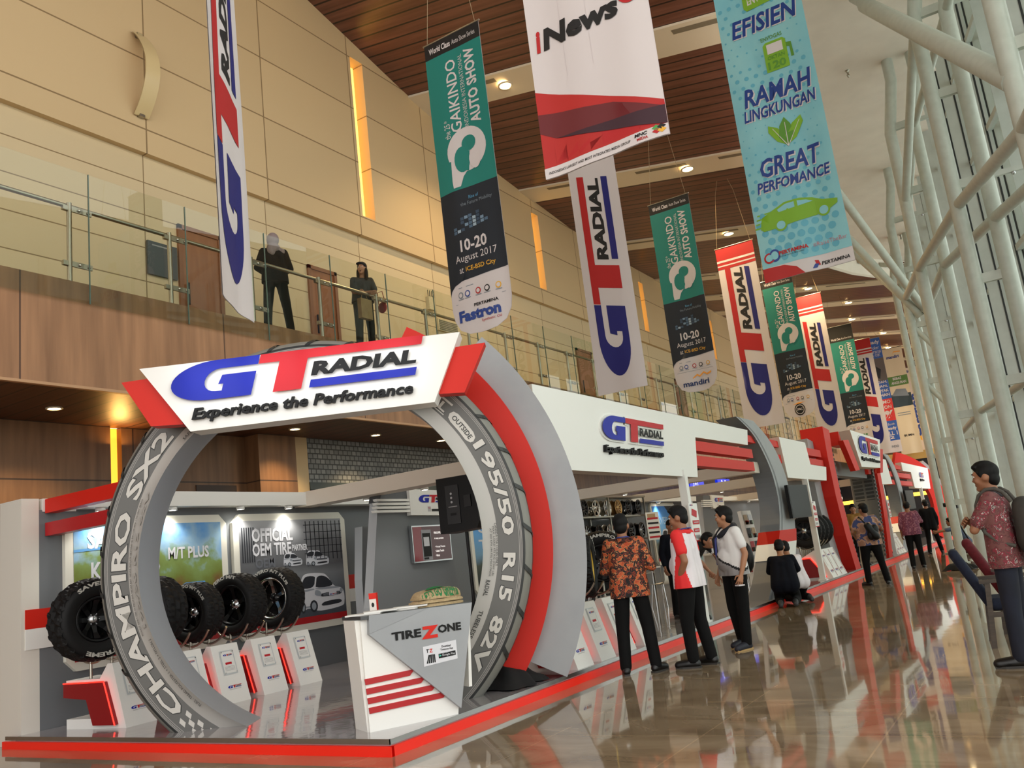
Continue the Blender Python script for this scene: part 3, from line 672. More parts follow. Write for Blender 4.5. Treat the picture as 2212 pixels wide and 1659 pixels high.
emblem(b, F, 1.2, 2.26, .12, .256, False); b.rect(F, 1.42, 2.12, 1.5, 2.2, mat('faint_grey', (190, 190, 192), .4), .253); b.rect(F, 1.52, 2.12, 1.7, 2.16, BLACK, .253); b.text(F, 'TZ', 1.43, 2.16, 1.49, 2.19, LRED, .256); b.build('sign_board', t)
s = thing('wall_screen', 'small red and black screen mounted on the grey panel', 'screen', (-8.35, 10.9, 1.5))
F = plane((-8.38, 10.42, 1.47), (0, 1, 0), (0, 0, 1)); b = MB(); b.prism([(0, 0), (.98, 0), (.98, .56), (0, .56)], F, 0, .06, SILVER); b.build('frame', s)
b = MB(); b.rect(F, .02, .02, .96, .54, mat('screen_dark_red', (58, 14, 20), .2, emit=(60, 12, 18), es=.15), .062); b.rect(F, .02, .02, .24, .54, mat('screen_red', (96, 16, 24), .2, emit=(96, 16, 24), es=.15), .063)
b.prism([(.22, .03), (.46, .03), (.46, .49), (.22, .49)], F, .06, .066, mat('phone_grey', (150, 150, 156), .3)); b.rect(F, .24, .08, .44, .44, BLACK, .068); b.rect(F, .26, .24, .4, .38, PW, .07); b.rect(F, .24, .04, .36, .07, BLACK, .068)
for z, w_, tx in ((.42, .34, 'PENGUMPULAN POIN'), (.33, .24, 'di setiap pembelian'), (.2, .26, '• Kunjungi Tirezone'), (.14, .22, '• Lakukan Transaksi'), (.07, .1, '• Nikmati')):
    b.text(F, tx, .54, z, .54 + w_, z + .035, mat('screen_text', (220, 216, 214), .3, emit=(230, 226, 220), es=.5), .067, 0)
b.build('display', s)

# ------------------------------------------------------------ tyre arch
AC = V((-6.21, 6.21, 1.65)); AU = V((.8653, .5012, 0)); AN = V((.5012, -.8653, 0))
def AF(x, y, h=0.0): return AC + AU * x + V((0, 0, y)) + AN * h
def polar(cx=0, cy=0): return lambda th, r, h=0.0: AF(cx + r * math.sin(th), cy + r * math.cos(th), h)
t = thing('tyre_arch', 'giant printed tyre ring standing as the entrance arch', 'arch', (AC.x, AC.y, Zp))
PF = polar(); SIDE = mat('tyre_print_grey', (98, 98, 96), .5); PALE = mat('tyre_print_pale', (176, 174, 170), .5); TXT = mat('tyre_print_letter', (200, 198, 192), .5); SHL = mat('tyre_shoulder', (128, 128, 122), .5); TRD = mat('tyre_print_black', (44, 46, 46), .5); INB = mat('arch_inner_grey', (150, 156, 164), .45); LINE = mat('tyre_print_line', (164, 162, 158), .5)
A0 = math.acos(max(-1, -(1.65 - Zp) / 2.12)); 
def ang_at(r): return math.acos(-(1.65 - Zp) / r)
def sweep(b, prof, m, n=96, smooth=True):
    vs = []
    for i in range(n + 1):
        for r, h in prof:
            a = ang_at(r); th = -a + 2 * a * i / n; vs.append(PF(th, r, h))
    P = len(prof)
    b.add(vs, [(i * P + k, i * P + k + 1, (i + 1) * P + k + 1, (i + 1) * P + k) for i in range(n) for k in range(P - 1)], m, smooth)
b = MB(); sweep(b, [(2.07, .0), (2.10, -.02), (2.14, -.08), (2.15, -.14)], SHL); sweep(b, [(2.15, -.14), (2.155, -.2), (2.15, -.36), (2.08, -.42), (1.70, -.42)], TRD)
for i in range(-11, 12):        # wide tread grooves cut round the shoulder
    th = i * .19 + .03
    if abs(th) < ang_at(2.15) - .02:
        vs = []
        for q, r, h in ((0, 2.075, .004), (.015, 2.11, -.014), (.03, 2.147, -.08), (.05, 2.157, -.2), (.05, 2.157, -.36)):
            vs += [PF(th + q, r + .004, h + .003), PF(th + q + .022, r + .004, h + .003)]
        b.add(vs, [(2 * k, 2 * k + 1, 2 * k + 3, 2 * k + 2) for k in range(4)], TRD)
        vs = [PF(th + .05 + dd, 2.158, h) for h in (-.2, -.36) for dd in (0, .14)]; b.add(vs, [(0, 1, 3, 2)], TRD)
sweep(b, [(2.063, .0045), (2.085, -.004)], TRD)
b.build('tread', t)
b = MB(); sweep(b, [(1.82, .0), (2.07, .0)], SIDE, smooth=False)
for r in (2.025, 2.04, 2.052): sweep(b, [(r, .002), (r + .005, .002)], LINE, smooth=False)
D = math.radians
def ctext(s, th0, th1, r0, r1, m=TXT, bold=.03, h=.005, outline=True):
    G = lambda x, y, hh=0: PF(D(th0) + (D(th1) - D(th0)) * x, r0 + (r1 - r0) * y, hh)
    st = (min(.5, D(3) / abs(D(th1) - D(th0))), None)
    if outline: b.text(G, s, -.004, -.05, 1.004, 1.05, TRD, h - .002, bold + .02, 0, st)
    b.text(G, s, 0, 0, 1, 1, m, h, bold, 0, st)
ctext('CHAMPIRO', -135, -72, 1.84, 1.99); ctext('SX2', -68, -45.5, 1.84, 1.99)
ctext('195/50', 63, 92, 1.87, 1.99); ctext('R15', 97, 110.5, 1.87, 1.99); ctext('82V', 115, 131, 1.87, 1.99)
ctext('RADIAL', 30, 49.5, 1.86, 1.95)
for r0, r1 in ((1.84, 1.85), (1.965, 1.985)): b.shape(lambda x, y, h=0: PF(D(x), y, h), [(28, r0), (36, r0), (44, r0), (50, r0), (50, r1), (44, r1), (36, r1), (28, r1)], TXT, .004)
b.shape(lambda x, y, h=0: PF(D(x), y, h), [(51, 1.9), (51.6, 1.86), (53, 1.845), (57, 1.845), (60.5, 1.845), (62, 1.87), (62.3, 1.9), (61.6, 1.94), (60, 1.955), (57, 1.955), (53, 1.955), (51.5, 1.94)], TXT, .004)
ctext('OUTSIDE', 52.4, 61, 1.875, 1.925, TRD, .02, .006, False)
for i in range(3):
    for k in range(5):
        if (i + k) % 2 == 0: b.shape(lambda x, y, h=0: PF(D(x), y, h), [(-138 - k * 2.2, 1.86 + i * .045), (-136 - k * 2.2, 1.86 + i * .045), (-136.6 - k * 2.2, 1.9 + i * .045), (-138.6 - k * 2.2, 1.9 + i * .045)], TXT, .004)
b.build('sidewall', t)
b = MB(); sweep(b, [(1.68, .09), (1.70, .065), (1.76, .02), (1.82, .0005)], PALE)
PF0 = PF; PF = lambda th, r, h=0.0: PF0(th, r, h + max(0, (1.82 - r) / .14 * .075) + .006)
ctext('MOUNT ONLY ON 15 INCH DIA METER RIM. NEVER INFLATE BEYOND 40 PSI ( 275 KPA ) TO SEAT BEADS', -110, -67, 1.775, 1.80, TRD, .0, .004, False)
ctext('195/50 R15 82V', -108, -64, 1.715, 1.76, LINE, .03, .004, False)
ctext('PLIES : TREAD POLYESTER 1 + STEEL 2 + NYLON 2', -139, -112, 1.715, 1.745, TRD, .0, .004, False)
ctext('SAFETY WARNING', -44, -28, 1.71, 1.75, TRD, .0, .004, False)
ctext('CANADA USA CODES ONLY', 88, 101, 1.80, 1.822, TRD, .0, .004, False); ctext('MAX. LOAD 475 KG (1047 LB)', 89, 104, 1.772, 1.794, TRD, .0, .004, False); ctext('AT 300 KPA (44 PSI) MAX.PRESS.', 89.5, 104.5, 1.745, 1.767, TRD, .0, .004, False)
ctext('RADIAL', 105.5, 110.5, 1.73, 1.77, TRD, .01, .004, False); ctext('TUBELESS', 115, 124, 1.735, 1.775, TRD, .01, .004, False)
PF = PF0
b.build('bead_band', t)
b = MB(); sweep(b, [(1.70, -.42), (1.68, -.3), (1.68, .09)], INB); b.build('inner_lining', t)

def arc_slab(name, lab, cx, cy, ri, ro, th0, th1, h0, h1, m, side=None, F=AF):
    n = 40; pts = []
    for i in range(n + 1): a = D(th0 + (th1 - th0) * i / n); pts.append((cx + ro * math.sin(a), cy + ro * math.cos(a)))
    for i in range(n, -1, -1): a = D(th0 + (th1 - th0) * i / n); pts.append((cx + ri * math.sin(a), cy + ri * math.cos(a)))
    lo = Zp - 1.65; pts = [(x, max(y, lo)) for x, y in pts]
    bb = MB(); vs0 = [F(x, y, h0) for x, y in pts]; vs1 = [F(x, y, h1) for x, y in pts]; N_ = n + 1
    fs = [(i, i + 1, 2 * N_ - 2 - i, 2 * N_ - 1 - i) for i in range(n)]
    bb.add(vs1, [f[::-1] for f in fs], m); bb.add(vs0, fs, side or m); M_ = 2 * N_
    bb.add(vs0 + vs1, [((i + 1) % M_, i, M_ + i, M_ + (i + 1) % M_) for i in range(M_)], side or m)
    return tag(bb.build(name), lab, 'arch panel')
arc_slab('curved_red_arch', 'tall curved red panel hugging the right side of the tyre arch', -.24, .035, 2.1, 2.6, 30, 126.5, -.85, -.5, RED)
arc_slab('curved_grey_arch', 'tall curved grey panel right of the red one at the arch', -.46, -.04, 2.55, 3.16, 47, 118, -1.05, -.66, GREY)

# sign over the arch
t = thing('arch_sign', 'big white illuminated name board over the tyre arch with red wings', 'sign', tuple(AF(0, 1.3, .4)))
b = MB(); b.prism([(-.99, 1.25), (1.38, 1.25), (1.69, 1.91), (-1.47, 1.93)], AF, .14, .4, WHITE); b.build('board', t)
for nm, pts in (('wing', [(-1.68, 1.83), (-1.40, 1.36), (-1.08, 1.34), (-1.34, 1.84)]), ('wing', [(1.36, 1.34), (1.67, 1.32), (1.92, 1.79), (1.61, 1.78)])):
    b = MB(); b.prism(pts, AF, .18, .34, RED); b.build(nm, t)
b = MB(); emblem(b, AF, -1.20, 1.53, .385, .44, True, depth=.03); 
b.build('emblem', t)
BL2 = glass('halo_gap', (255, 255, 255), .02)
b = MB(); b.text(AF, 'Experience the Performance', -.96, 1.32, 1.19, 1.465, DARKTXT, .44, .028, .25, depth=.03); b.build('slogan', t)
for x in (-.8, -.2, .4, 1.0):
    lamp('sign_front_fill', 'AREA', tuple(AF(x, 1.72, .7)), .35, (.9, .95, 1), .5, tuple(AF(x, 1.6, .4)))  # area lamps added before the board, standing in for its inner light

# loudspeaker, stand and the black cloth at the arch foot
t = thing('loudspeaker', 'black loudspeaker on a pole inside the arch, back panel facing out', 'speaker', (-6.05, 8.5, 1.75))
F = plane((-6.27, 8.4, 1.74), (.97, .1, 0), (0, 0, 1))
b = MB(); b.prism([(0, 0), (.5, .02), (.54, .1), (.52, .62), (.46, .66), (0, .66)], F, -.38, 0, BLACK); b.build('cabinet', t)
b = MB(); b.prism([(.12, .1), (.3, .1), (.3, .56), (.12, .56)], F, 0, .012, mat('speaker_panel', (30, 31, 33), .35))
for k in range(3): b.disc(F, .2, .46 - k * .05, .015, .015, SILVER, .016, 10)
b.rect(F, .15, .3, .27, .31, mat('speaker_mark', (150, 150, 150), .4), .015); b.rect(F, .17, .2, .25, .23, BLACK, .016); b.build('back_panel', t)
b = MB(); b.prism([(.37, .28), (.46, .28), (.46, .42), (.37, .42)], F, .0, .02, mat('speaker_handle', (8, 8, 9), .3)); b.build('handle', t)
t = thing('speaker_stand', 'black pole stand carrying the loudspeaker behind the counter', 'stand', (-6.05, 8.6, Zp))
b = MB(); b.tube((-6.03, 8.6, .5), (-6.03, 8.6, 1.74), .022, BLACK); b.build('pole', t)
for k in range(3):
    a = k * 2.09 + .4; b = MB(); b.tube((-6.03, 8.6, .95), (-6.03 + .42 * math.cos(a), 8.6 + .42 * math.sin(a), Zp + .015), .016, BLACK); b.build('leg', t)
def blob(name, lab, cat, c, rx, ry, rz, m, seed=1, n=40):
    rnd = random.Random(seed); ph = [(rnd.uniform(2, 9), rnd.uniform(0, 6), rnd.uniform(.05, .18)) for _ in range(6)]
    b = MB(); vs = []; K = 14
    for i in range(K + 1):
        r = 1 - (i / K) ** 1.6
        for j in range(n):
            a = 2 * PI * j / n; rr = (1 - i / K); w = 1 + sum(q * math.sin(f_ * a * .5 // 1 + p) if False else q * math.sin(round(f_) * a + p) for f_, p, q in ph)
            hz = rz * (1 - rr * rr) * (1 + .35 * math.sin(3 * a + i * .6) * rr) + .012
            vs.append((c[0] + rx * rr * w * math.cos(a), c[1] + ry * rr * w * math.sin(a), c[2] + max(.004, hz)))
    fs = [(i * n + j, i * n + (j + 1) % n, (i + 1) * n + (j + 1) % n, (i + 1) * n + j) for i in range(K) for j in range(n)]
    b.add(vs, fs, m, True); return tag(b.build(name), lab, cat)
CLOTH = mat('black_cloth', (14, 14, 15), .9)
blob('black_cloth_heap', 'crumpled black cloth on the platform at the foot of the red panel', 'cloth', (-5.05, 7.6, Zp), .42, .36, .2, CLOTH, 3)

# ------------------------------------------------------------ counter
CA = V((-4.99, 5.53, 0)); CU = V((.48, .877, 0)).normalized(); CN = V((CU.y, -CU.x, 0))
def CF(x, y, h=0.0): return CA + CU * x + V((0, 0, y)) + CN * h
t = thing('reception_counter', 'white and grey angular reception counter with red stripes at the platform corner', 'counter', tuple(CF(.4, Zp, -.25)))
b = MB(); b.prism([(-.02, Zp), (.77, Zp), (.9, 1.0), (-.03, 1.0)], CF, -.36, -.02, WHITE)
b.prism([(-.03, Zp), (-.02, Zp), (-.03, 1.0), (-.07, 1.0)], CF, -.34, -.05, WHITE); b.build('body', t)
b = MB(); b.prism([(-.04, 1.0), (.98, 1.0), (.98, 1.03), (-.04, 1.03)], CF, -.46, .02, mat('counter_top_dark', (60, 64, 66), .25)); b.build('worktop', t)
b = MB(); CG = noisy('counter_grey', (158, 162, 166), (150, 154, 158), 2, .4)
b.prism([(.02, .88), (.78, .17), (.98, 1.02), (.03, 1.03)], CF, -.02, .03, CG); b.prism([(.02, .885), (.56, 1.025), (.03, 1.03)], CF, .03, .034, mat('counter_grey_seam', (146, 150, 154), .4)); b.build('front_plate', t)
b = MB()
for z in (.5, .425, .35, .275): 
    xe = .36 + (.5 - z) * 1.25; b.prism([(-.03 + (.5 - z) * .08, z - .012 + .0), (xe, z), (xe + .045, z + .045), (-.035 + (.5 - z) * .08, z + .034)], CF, -.02, -.008, DRED)
b.build('stripes', t)
b = MB(); b.prism([(.90, .32), (.93, .32), (.975, .95), (.955, .95)], CF, -.3, -.03, WHITE); b.build('side_fin', t)
b = MB(); b.text(CF, 'TIRE', .21, .80, .475, .868, DARKTXT, .036, .04); b.text(CF, 'Z', .475, .775, .635, .878, RED, .037, .06); b.text(CF, 'ONE', .63, .805, .85, .873, DARKTXT, .036, .04); b.build('lettering', t)
b = MB(); st = [(.475, .555), (.79, .575), (.79, .73), (.48, .715)]
b.shape(CF, st, PW, .0325); b.text(CF, 'T', .505, .66, .53, .69, DARKTXT, .035, .03); b.text(CF, 'Z', .535, .66, .565, .69, RED, .035, .03)
for i in range(5): b.shape(CF, [(.50 + i * .018, .575), (.512 + i * .018, .575), (.535 + i * .012, .64), (.525 + i * .012, .645)], DARKTXT, .034)
b.text(CF, 'Download', .65, .685, .735, .703, DARKTXT, .035, .02); b.text(CF, 'Tirezone App', .635, .657, .755, .677, DARKTXT, .035, .02)
b.shape(CF, [(.615, .6), (.775, .607), (.775, .645), (.615, .638)], BLACK, .034); b.shape(CF, [(.622, .612), (.642, .622), (.622, .632)], mat('play_green', (60, 190, 160), .4), .036); b.text(CF, 'Google Play', .648, .612, .768, .632, PW, .036, .01); b.text(CF, 'GET IT ON', .65, .635, .70, .641, PW, .036, 0)
b.build('app_sticker', t)
# things on the counter
b = MB(); b.box(-.03, -.03, 0, .03, .03, .17, mat('leaflet_box_white', (226, 220, 214), .5)); t2 = thing('leaflet_box', 'small red and white leaflet box standing on the counter', 'box', tuple(CF(.22, 1.03, -.36)), .5)
o = b.build('carton', None); o.parent = t2
b = MB(); b.box(.031, -.031, 0, .034, .031, .17, RED); b.box(-.031, -.034, .12, .031, -.031, .17, RED); b.disc(plane((-.03, -.0315, 0), (1, 0, 0), (0, 0, 1)), .03, .07, .012, .02, BLACK); o = b.build('printed_face'); o.parent = t2
for i, (x, h, w_, d_, z, rz, lab) in enumerate([(.08, -.2, .3, .2, 0, .5, 'flat pack of white brochures at the left end of the counter'), (.2, -.16, .28, .2, .012, .75, 'loose white brochure over the left pack on the counter'), (.4, -.2, .34, .22, 0, .35, 'white folder lying mid counter'), (.48, -.16, .3, .2, .014, .6, 'pale booklet on top of the white folder')]):
    b = MB(); b.box(-w_ / 2, -d_ / 2, 0, w_ / 2, d_ / 2, .012, mat('paper_white', (222, 222, 218), .6)); o = b.build('brochure'); p = CF(x, 1.031 + z, h); o.matrix_basis = Matrix.Translation(p) @ Matrix.Rotation(rz, 4, 'Z'); tag(o, lab, 'brochure')
BURLAP = noisy('burlap', (178, 158, 122), (160, 138, 102), 60, .95, stretch=(1, 1, 1))
t2 = thing('tote_bag_stack', 'folded natural burlap bags with green and red print on the counter', 'bag', tuple(CF(.74, 1.03, -.2)), 1.05)
rb = random.Random(4)
for k in range(3):
    b = MB(); ph = [rb.uniform(0, 6) for _ in range(4)]; sx_, sy_, ox, oy = .25 - .015 * k, .18 - .01 * k, rb.uniform(-.015, .015), rb.uniform(-.015, .015); zb = .03 * k
    def hz(x, y, zb=zb, k=k, ph=ph, sx_=sx_, sy_=sy_, ox=ox, oy=oy):
        r = ((abs(x - ox) / sx_) ** 3 + (abs(y - oy) / sy_) ** 3) ** (1 / 3)
        return zb + (.03 if k < 2 else .075) * max(0, 1 - r ** 5) ** .6 + .10 * max(0, x + .02) * (.3 + .35 * k) * max(0, 1 - r ** 8) + (.006 * math.sin(26 * x + ph[2]) + .006 * math.sin(31 * y + ph[3])) * max(0, 1 - r ** 4) + .004
    n = 36; R_ = [.0, .25, .45, .6, .72, .82, .9, .96, 1.0]; vs = []
    for rr in R_:
        for i in range(n):
            a = 2 * PI * i / n; cx = math.copysign(abs(math.cos(a)) ** .6667, math.cos(a)); cy = math.copysign(abs(math.sin(a)) ** .6667, math.sin(a)); w = 1 + (.03 * math.sin(3 * a + ph[0]) + .02 * math.sin(7 * a + ph[1])) * (rr > .99)
            x, y = ox + cx * sx_ * rr * w, oy + cy * sy_ * rr * w; vs.append((x, y, hz(x, y) if rr < 1 else zb + .012))
    vs += [(x, y, zb) for x, y, z in vs[-n:]]
    b.add(vs, [(q * n + i, q * n + (i + 1) % n, (q + 1) * n + (i + 1) % n, (q + 1) * n + i) for q in range(len(R_)) for i in range(n)], BURLAP, True)
    if k == 2:
        G = lambda x, y, h=0: V((x, y, hz(x, y) + .004 + h * 1.5))
        gm = mat('green_print', (24, 112, 60), .7); b.shape(G, [(-.1, .0), (-.03, .07), (.06, .06), (.1, .0), (.03, -.03), (-.04, -.02)], gm, .002, .025); b.text(G, "LET'S GO GREEN!", -.17, -.155, .17, -.10, gm, .002, .03, 0, .02); b.rect(G, -.12, -.075, .1, -.065, LRED, .002, .02)
    o = b.build('folded_bag'); o.parent = t2
# ------------------------------------------------------------ rear walls deeper in the stand
t = thing('stand_rear_partition', 'long grey rear wall deeper in the stand with red and white stripe', 'partition', (-9.9, 30, Zp))
b = MB(); b.box(-9.9, 12.0, Zp, -9.8, YB - .5, 2.52, MIDGREY); b.build('wall_panel', t)
b = MB(); b.box(-9.9, 12.0, 2.52, -9.55, YB - .5, 2.66, WHITE); b.build('header', t)
b = MB(); b.box(-9.8, 25.2, 1.2, -9.785, 29.5, 1.5, RED); b.box(-9.8, 25.2, .9, -9.785, 29.5, 1.2, WHITE); b.build('stripe', t)
def art4(b, G):
    b.rect(G, 0, 0, 1, 1, SKY2, 0); b.rect(G, 0, 0, 1, .05, DRED, .002)
    b.text(G, 'CHAMPIRO', .05, .72, .8, .86, PW, .004, .03); b.text(G, 'THE', .05, .52, .35, .64, PW, .004, .03); car_front(b, G, .3, .12, .42, PG, 1.2)
    for k in range(8): b.rect(G, .5 + k * .05, .45, .53 + k * .05, .6 + (k * 7 % 5) * .03, mat('print_tower', (120, 70, 60), .4), .003)
poster(14.0, 17.2, .75, 2.46, -9.8, 'framed poster of a blue city skyline seen through the arch', art4)

# ------------------------------------------------------------ pedestals
def logo_small(b, F, x, y, H): 
    emblem(b, F, x, y, H, .003, False); b.text(F, 'Experience the Performance', x + .02, y - .45 * H - .008, x + 6 * H, y - .008 - .05 * H, mat('faint_text', (90, 92, 96), .5), .003, 0, .2)
LEDP = mat('pedestal_red_side', (132, 12, 18), .45, emit=(200, 20, 24), es=.01)
def make_pedestal(lab):
    t = thing('tyre_pedestal', lab, 'display stand', (0, 0, 0)); w = .19
    F = lambda x, y, h=0: V((x, h, y))
    prof = [(0, 0), (-.2, .65), (-.27, .65), (-.4, .5), (-.95, .5), (-.95, .36), (-.62, .33), (-.5, 0)]
    b = MB(); b.prism(prof[::-1], lambda x, y, h: V((x, -h, y)), -w, w, WHITE); b.box(-.95, -w, 0, -.5, w, .1, WHITE); b.build('body', t)
    b = MB(); rp = [(-.93, .47), (-.28, .47), (-.12, .04), (-.46, .04), (-.56, .3), (-.93, .33)]
    b.prism(rp, lambda x, y, h: V((x, -w - h, y)), 0, .05, LEDP); b.build('side_panel', t)
    b = MB(); 
    for p, q in (((-.93, .475), (-.275, .475)), ((-.275, .475), (-.115, .035))): b.tube((p[0], -w - .05, p[1]), (q[0], -w - .05, q[1]), .008, LEDRED, 6)
    b.build('led_strip', t)
    s = V((-.2, 0, .65)).normalized(); P = plane((0, -w, 0), (0, 1, 0), s)
    b = MB(); b.rect(P, .09, .325, .29, .605, mat('acrylic_edge', (200, 206, 208), .3), .005); b.rect(P, .105, .34, .275, .59, mat('leaflet_paper', (236, 236, 232), .5), .008)
    emblem(b, P, .13, .54, .02, .011, False); b.rect(P, .14, .44, .23, .465, LRED, .011)
    for k in range(4): b.rect(P, .12, .37 + k * .014, .26, .374 + k * .014, mat('faint_line', (170, 170, 170), .5), .011)
    for x, y in ((.11, .345), (.27, .345), (.11, .585), (.27, .585)): b.disc(P, x, y, .008, .008, SILVER, .02, 8)
    b.build('leaflet_holder', t)
    b = MB(); logo_small(b, P, .1, .17, .03); b.build('emblem', t)
    b = MB()
    for dx in (-.13, .13): b.tube((-.62, dx, .5), (-.62, dx, .8), .016, STEEL, 10)
    for dx in (-.13, .13): b.path([V((-.6 + .37 * math.cos(D(a)) * 1.0, dx, 1.08 + .42 * math.sin(D(a)))) for a in range(215, 330, 10)], .014, STEEL, 8)
    b.build('cradle', t); return t

# ------------------------------------------------------------ wheels
def make_wheel(R, Wd, rr, rim_m, spokes, words='', lug=.02, lab='', hub=SILVER, deep=.06, lip=None, wordm=None, tyre=True, pat=60):
    t = thing('wheel_assembly' if tyre else 'alloy_casting', lab, 'wheel', (0, 0, 0)); X = (1, 0, 0); h = Wd / 2
    if tyre:
        b = MB(); b.lathe([(rr, -h * .7), (rr + .02, -h * .95), ((rr + R) / 2, -h * 1.08), (R * .93, -h * .95), (R * .93, h * .95), ((rr + R) / 2, h * 1.08), (rr + .02, h * .95), (rr, h * .7), (rr - .01, 0)], (0, 0, 0), X, RUBBER, 48, close=True)
        n = pat * 2; rows = 8; vs = []; u, w_, d = frame(X); grid = []
        for i in range(rows + 1):
            x = -h * 1.0 + 2 * h * i / rows; edge = abs(2 * i / rows - 1)
            for k in range(n):
                on = ((k + (i // 2) * 2) % 4) < 3 and not (i in (3, 5) and k % 4 == 1)
                r = R - (.03 if edge > .95 else .008 * edge) - (0 if on and i not in (3, 5) else lug)
                if edge > .7 and (k // 2) % 2: r -= lug * .5
                a = 2 * PI * k / n; vs.append(d * x + (u * math.cos(a) + w_ * math.sin(a)) * r)
        b.add(vs, [(i * n + k, i * n + (k + 1) % n, (i + 1) * n + (k + 1) % n, (i + 1) * n + k) for i in range(rows) for k in range(n)], RUBBER)
        b.build('tyre', t)
        if words:
            b = MB(); rm = (rr + R) / 2 + .012; lw = wordm or mat('tyre_white_letter', (186, 184, 176), .6)
            for s, ac, ln in words:
                G = lambda x, y, hh=0, ac=ac, ln=ln: V((h * 1.08 + .006 + hh, rm * math.sin(D(ac + (x - .5) * ln)) * (1 + y * .13) , rm * math.cos(D(ac + (x - .5) * ln)) * (1 + y * .13)))
                b.text(G, s, 0, 0, 1, 1, lw, .002, .04, 0, (.2, None))
            b.build('sidewall_lettering', t)
    b = MB(); b.lathe([(rr + .012, h * .78), (rr + .012, h * .86), (rr - .012, h * .86), (rr - .03, h * .6), (rr - .03, -h * .8), (rr + .01, -h * .86)], (0, 0, 0), X, lip or rim_m, 40)
    b.lathe([(.001, -h * .3), (rr - .03, -h * .3)], (0, 0, 0), X, BLACK, 30); ro = b.build('rim', t)
    xo = h * .8 - deep
    for k in range(spokes):
        a = 2 * PI * k / spokes; c, s = math.cos(a), math.sin(a); rad = V((0, s, c)); tan = V((0, c, -s)); wd = min(.06, .7 * rr * PI / spokes)
        b = MB(); p = []
        for r_, w2, xx in ((.05, wd * .9, xo), (rr * .6, wd * .75, xo + deep * .35), (rr - .02, wd * 1.2, xo + deep * .8)):
            p.append([V((xx, 0, 0)) + rad * r_ + tan * w2 * .5, V((xx, 0, 0)) + rad * r_ - tan * w2 * .5, V((xx - .035, 0, 0)) + rad * r_ - tan * w2 * .5, V((xx - .035, 0, 0)) + rad * r_ + tan * w2 * .5])
        vs = sum(p, []); b.add(vs, [(i * 4 + j, i * 4 + (j + 1) % 4, (i + 1) * 4 + (j + 1) % 4, (i + 1) * 4 + j) for i in range(2) for j in range(4)], rim_m); b.build('spoke', ro)
    b = MB(); b.lathe([(.001, xo + .03), (.035, xo + .03), (.045, xo + .01), (.075, xo), (.08, xo - .03)], (0, 0, 0), X, hub, 20)
    for k in range(6): a = k * PI / 3; b.ball((xo + .008, .06 * math.cos(a), .06 * math.sin(a)), .009, SILVER, 6, 4)
    b.build('hub', ro); return t
def put(t, loc, az): t.matrix_basis = Matrix.Translation(loc) @ Matrix.Rotation(az, 4, 'Z'); return t
BLKRIM = mat('black_alloy', (16, 16, 18), .28, .5); POL = mat('polished_alloy', (196, 192, 184), .18, 1.0); GOLD = mat('gold_rim', (196, 156, 46), .35, .4); BRZ = mat('bronze_alloy', (176, 140, 92), .3, .9); GUN = mat('gunmetal', (70, 72, 76), .3, .8)
put(make_wheel(.44, .32, .23, BLKRIM, 8, [('SAVERO', -8, 62), ('XTREME', 172, 66)], .024, 'wheel with chunky mud tyre and black rim at the far left end of the row', deep=.12, pat=44), (-8.95, 5.66, 1.24), D(-8))
put(make_wheel(.40, .3, .23, BLKRIM, 6, [('KOMODO', 0, 60)], .016, 'wheel half hidden behind the left leg of the tyre arch', deep=.1, pat=36), (-9.0, 6.45, 1.24), D(-84))
put(make_wheel(.36, .28, .21, BLKRIM, 5, [('KOMODO M/T PLUS', 10, 110)], .012, 'smaller wheel with black rim just right of the left arch leg', deep=.09, pat=52), (-9.0, 7.0, 1.17), D(-82))
put(make_wheel(.39, .29, .24, BLKRIM, 5, [('SAVERO M/T', -20, 84)], .013, 'wheel with black five spoke rim, second from the right of the near row', deep=.07, pat=56), (-9.0, 7.64, 1.2), D(-82))
put(make_wheel(.40, .29, .26, POL, 5, [('SAVERO A/T PLUS', 10, 110)], .009, 'wheel with polished silver five spoke rim at the right of the near row', deep=.09, pat=66, hub=BLKRIM), (-9.0, 8.28, 1.22), D(-82))
put(make_wheel(.40, .27, .22, BLKRIM, 5, [('CHAMPIRO', 0, 80)], .015, 'wheel with black five spoke rim seen through the arch beside the pole', deep=.05, pat=56), (-7.25, 11.6, 1.2), D(-62))
put(make_wheel(.40, .27, .22, GOLD, 8, [('SAVERO', 40, 60)], .014, 'wheel with gold rim behind the back of the man in orange batik', deep=.06, pat=56), (-5.24, 9.95, 1.16), D(22))
put(make_wheel(.43, .27, .24, BLKRIM, 10, [('CHAMPIRO', 0, 70)], .012, 'large black wheel behind the gold rimmed one', deep=.06, pat=56), (-5.35, 10.75, 1.17), D(-66))
PBL = put(make_wheel(.41, .24, .22, BLKRIM, 7, [('CHAMPIRO', -20, 70)], .01, 'foremost of the black wheels racked in a row behind the white post', deep=.03, pat=56), (-5.25, 21.5, 1.24), D(-80))
for k, lab in enumerate(['second black wheel in the racked row beyond the white post', 'third black wheel in the racked row beyond the white post', 'last black wheel in the racked row beyond the white post']): clone(PBL, (-5.25 + .02 * k, 21.86 + .36 * k, 1.23), D(-80), lab)
clone(PBL, (-5.3, 31.45, 1.22), D(-80), 'far black wheel just left of the man in purple batik'); clone(PBL, (-5.5, 29.4, 1.15), D(-70), 'far black wheel behind the man with the shoulder bag')
P0 = make_pedestal('white pedestal with red lit side and leaflet at the far left of the near row'); put(P0, (-8.5, 5.9, Zp), D(4))
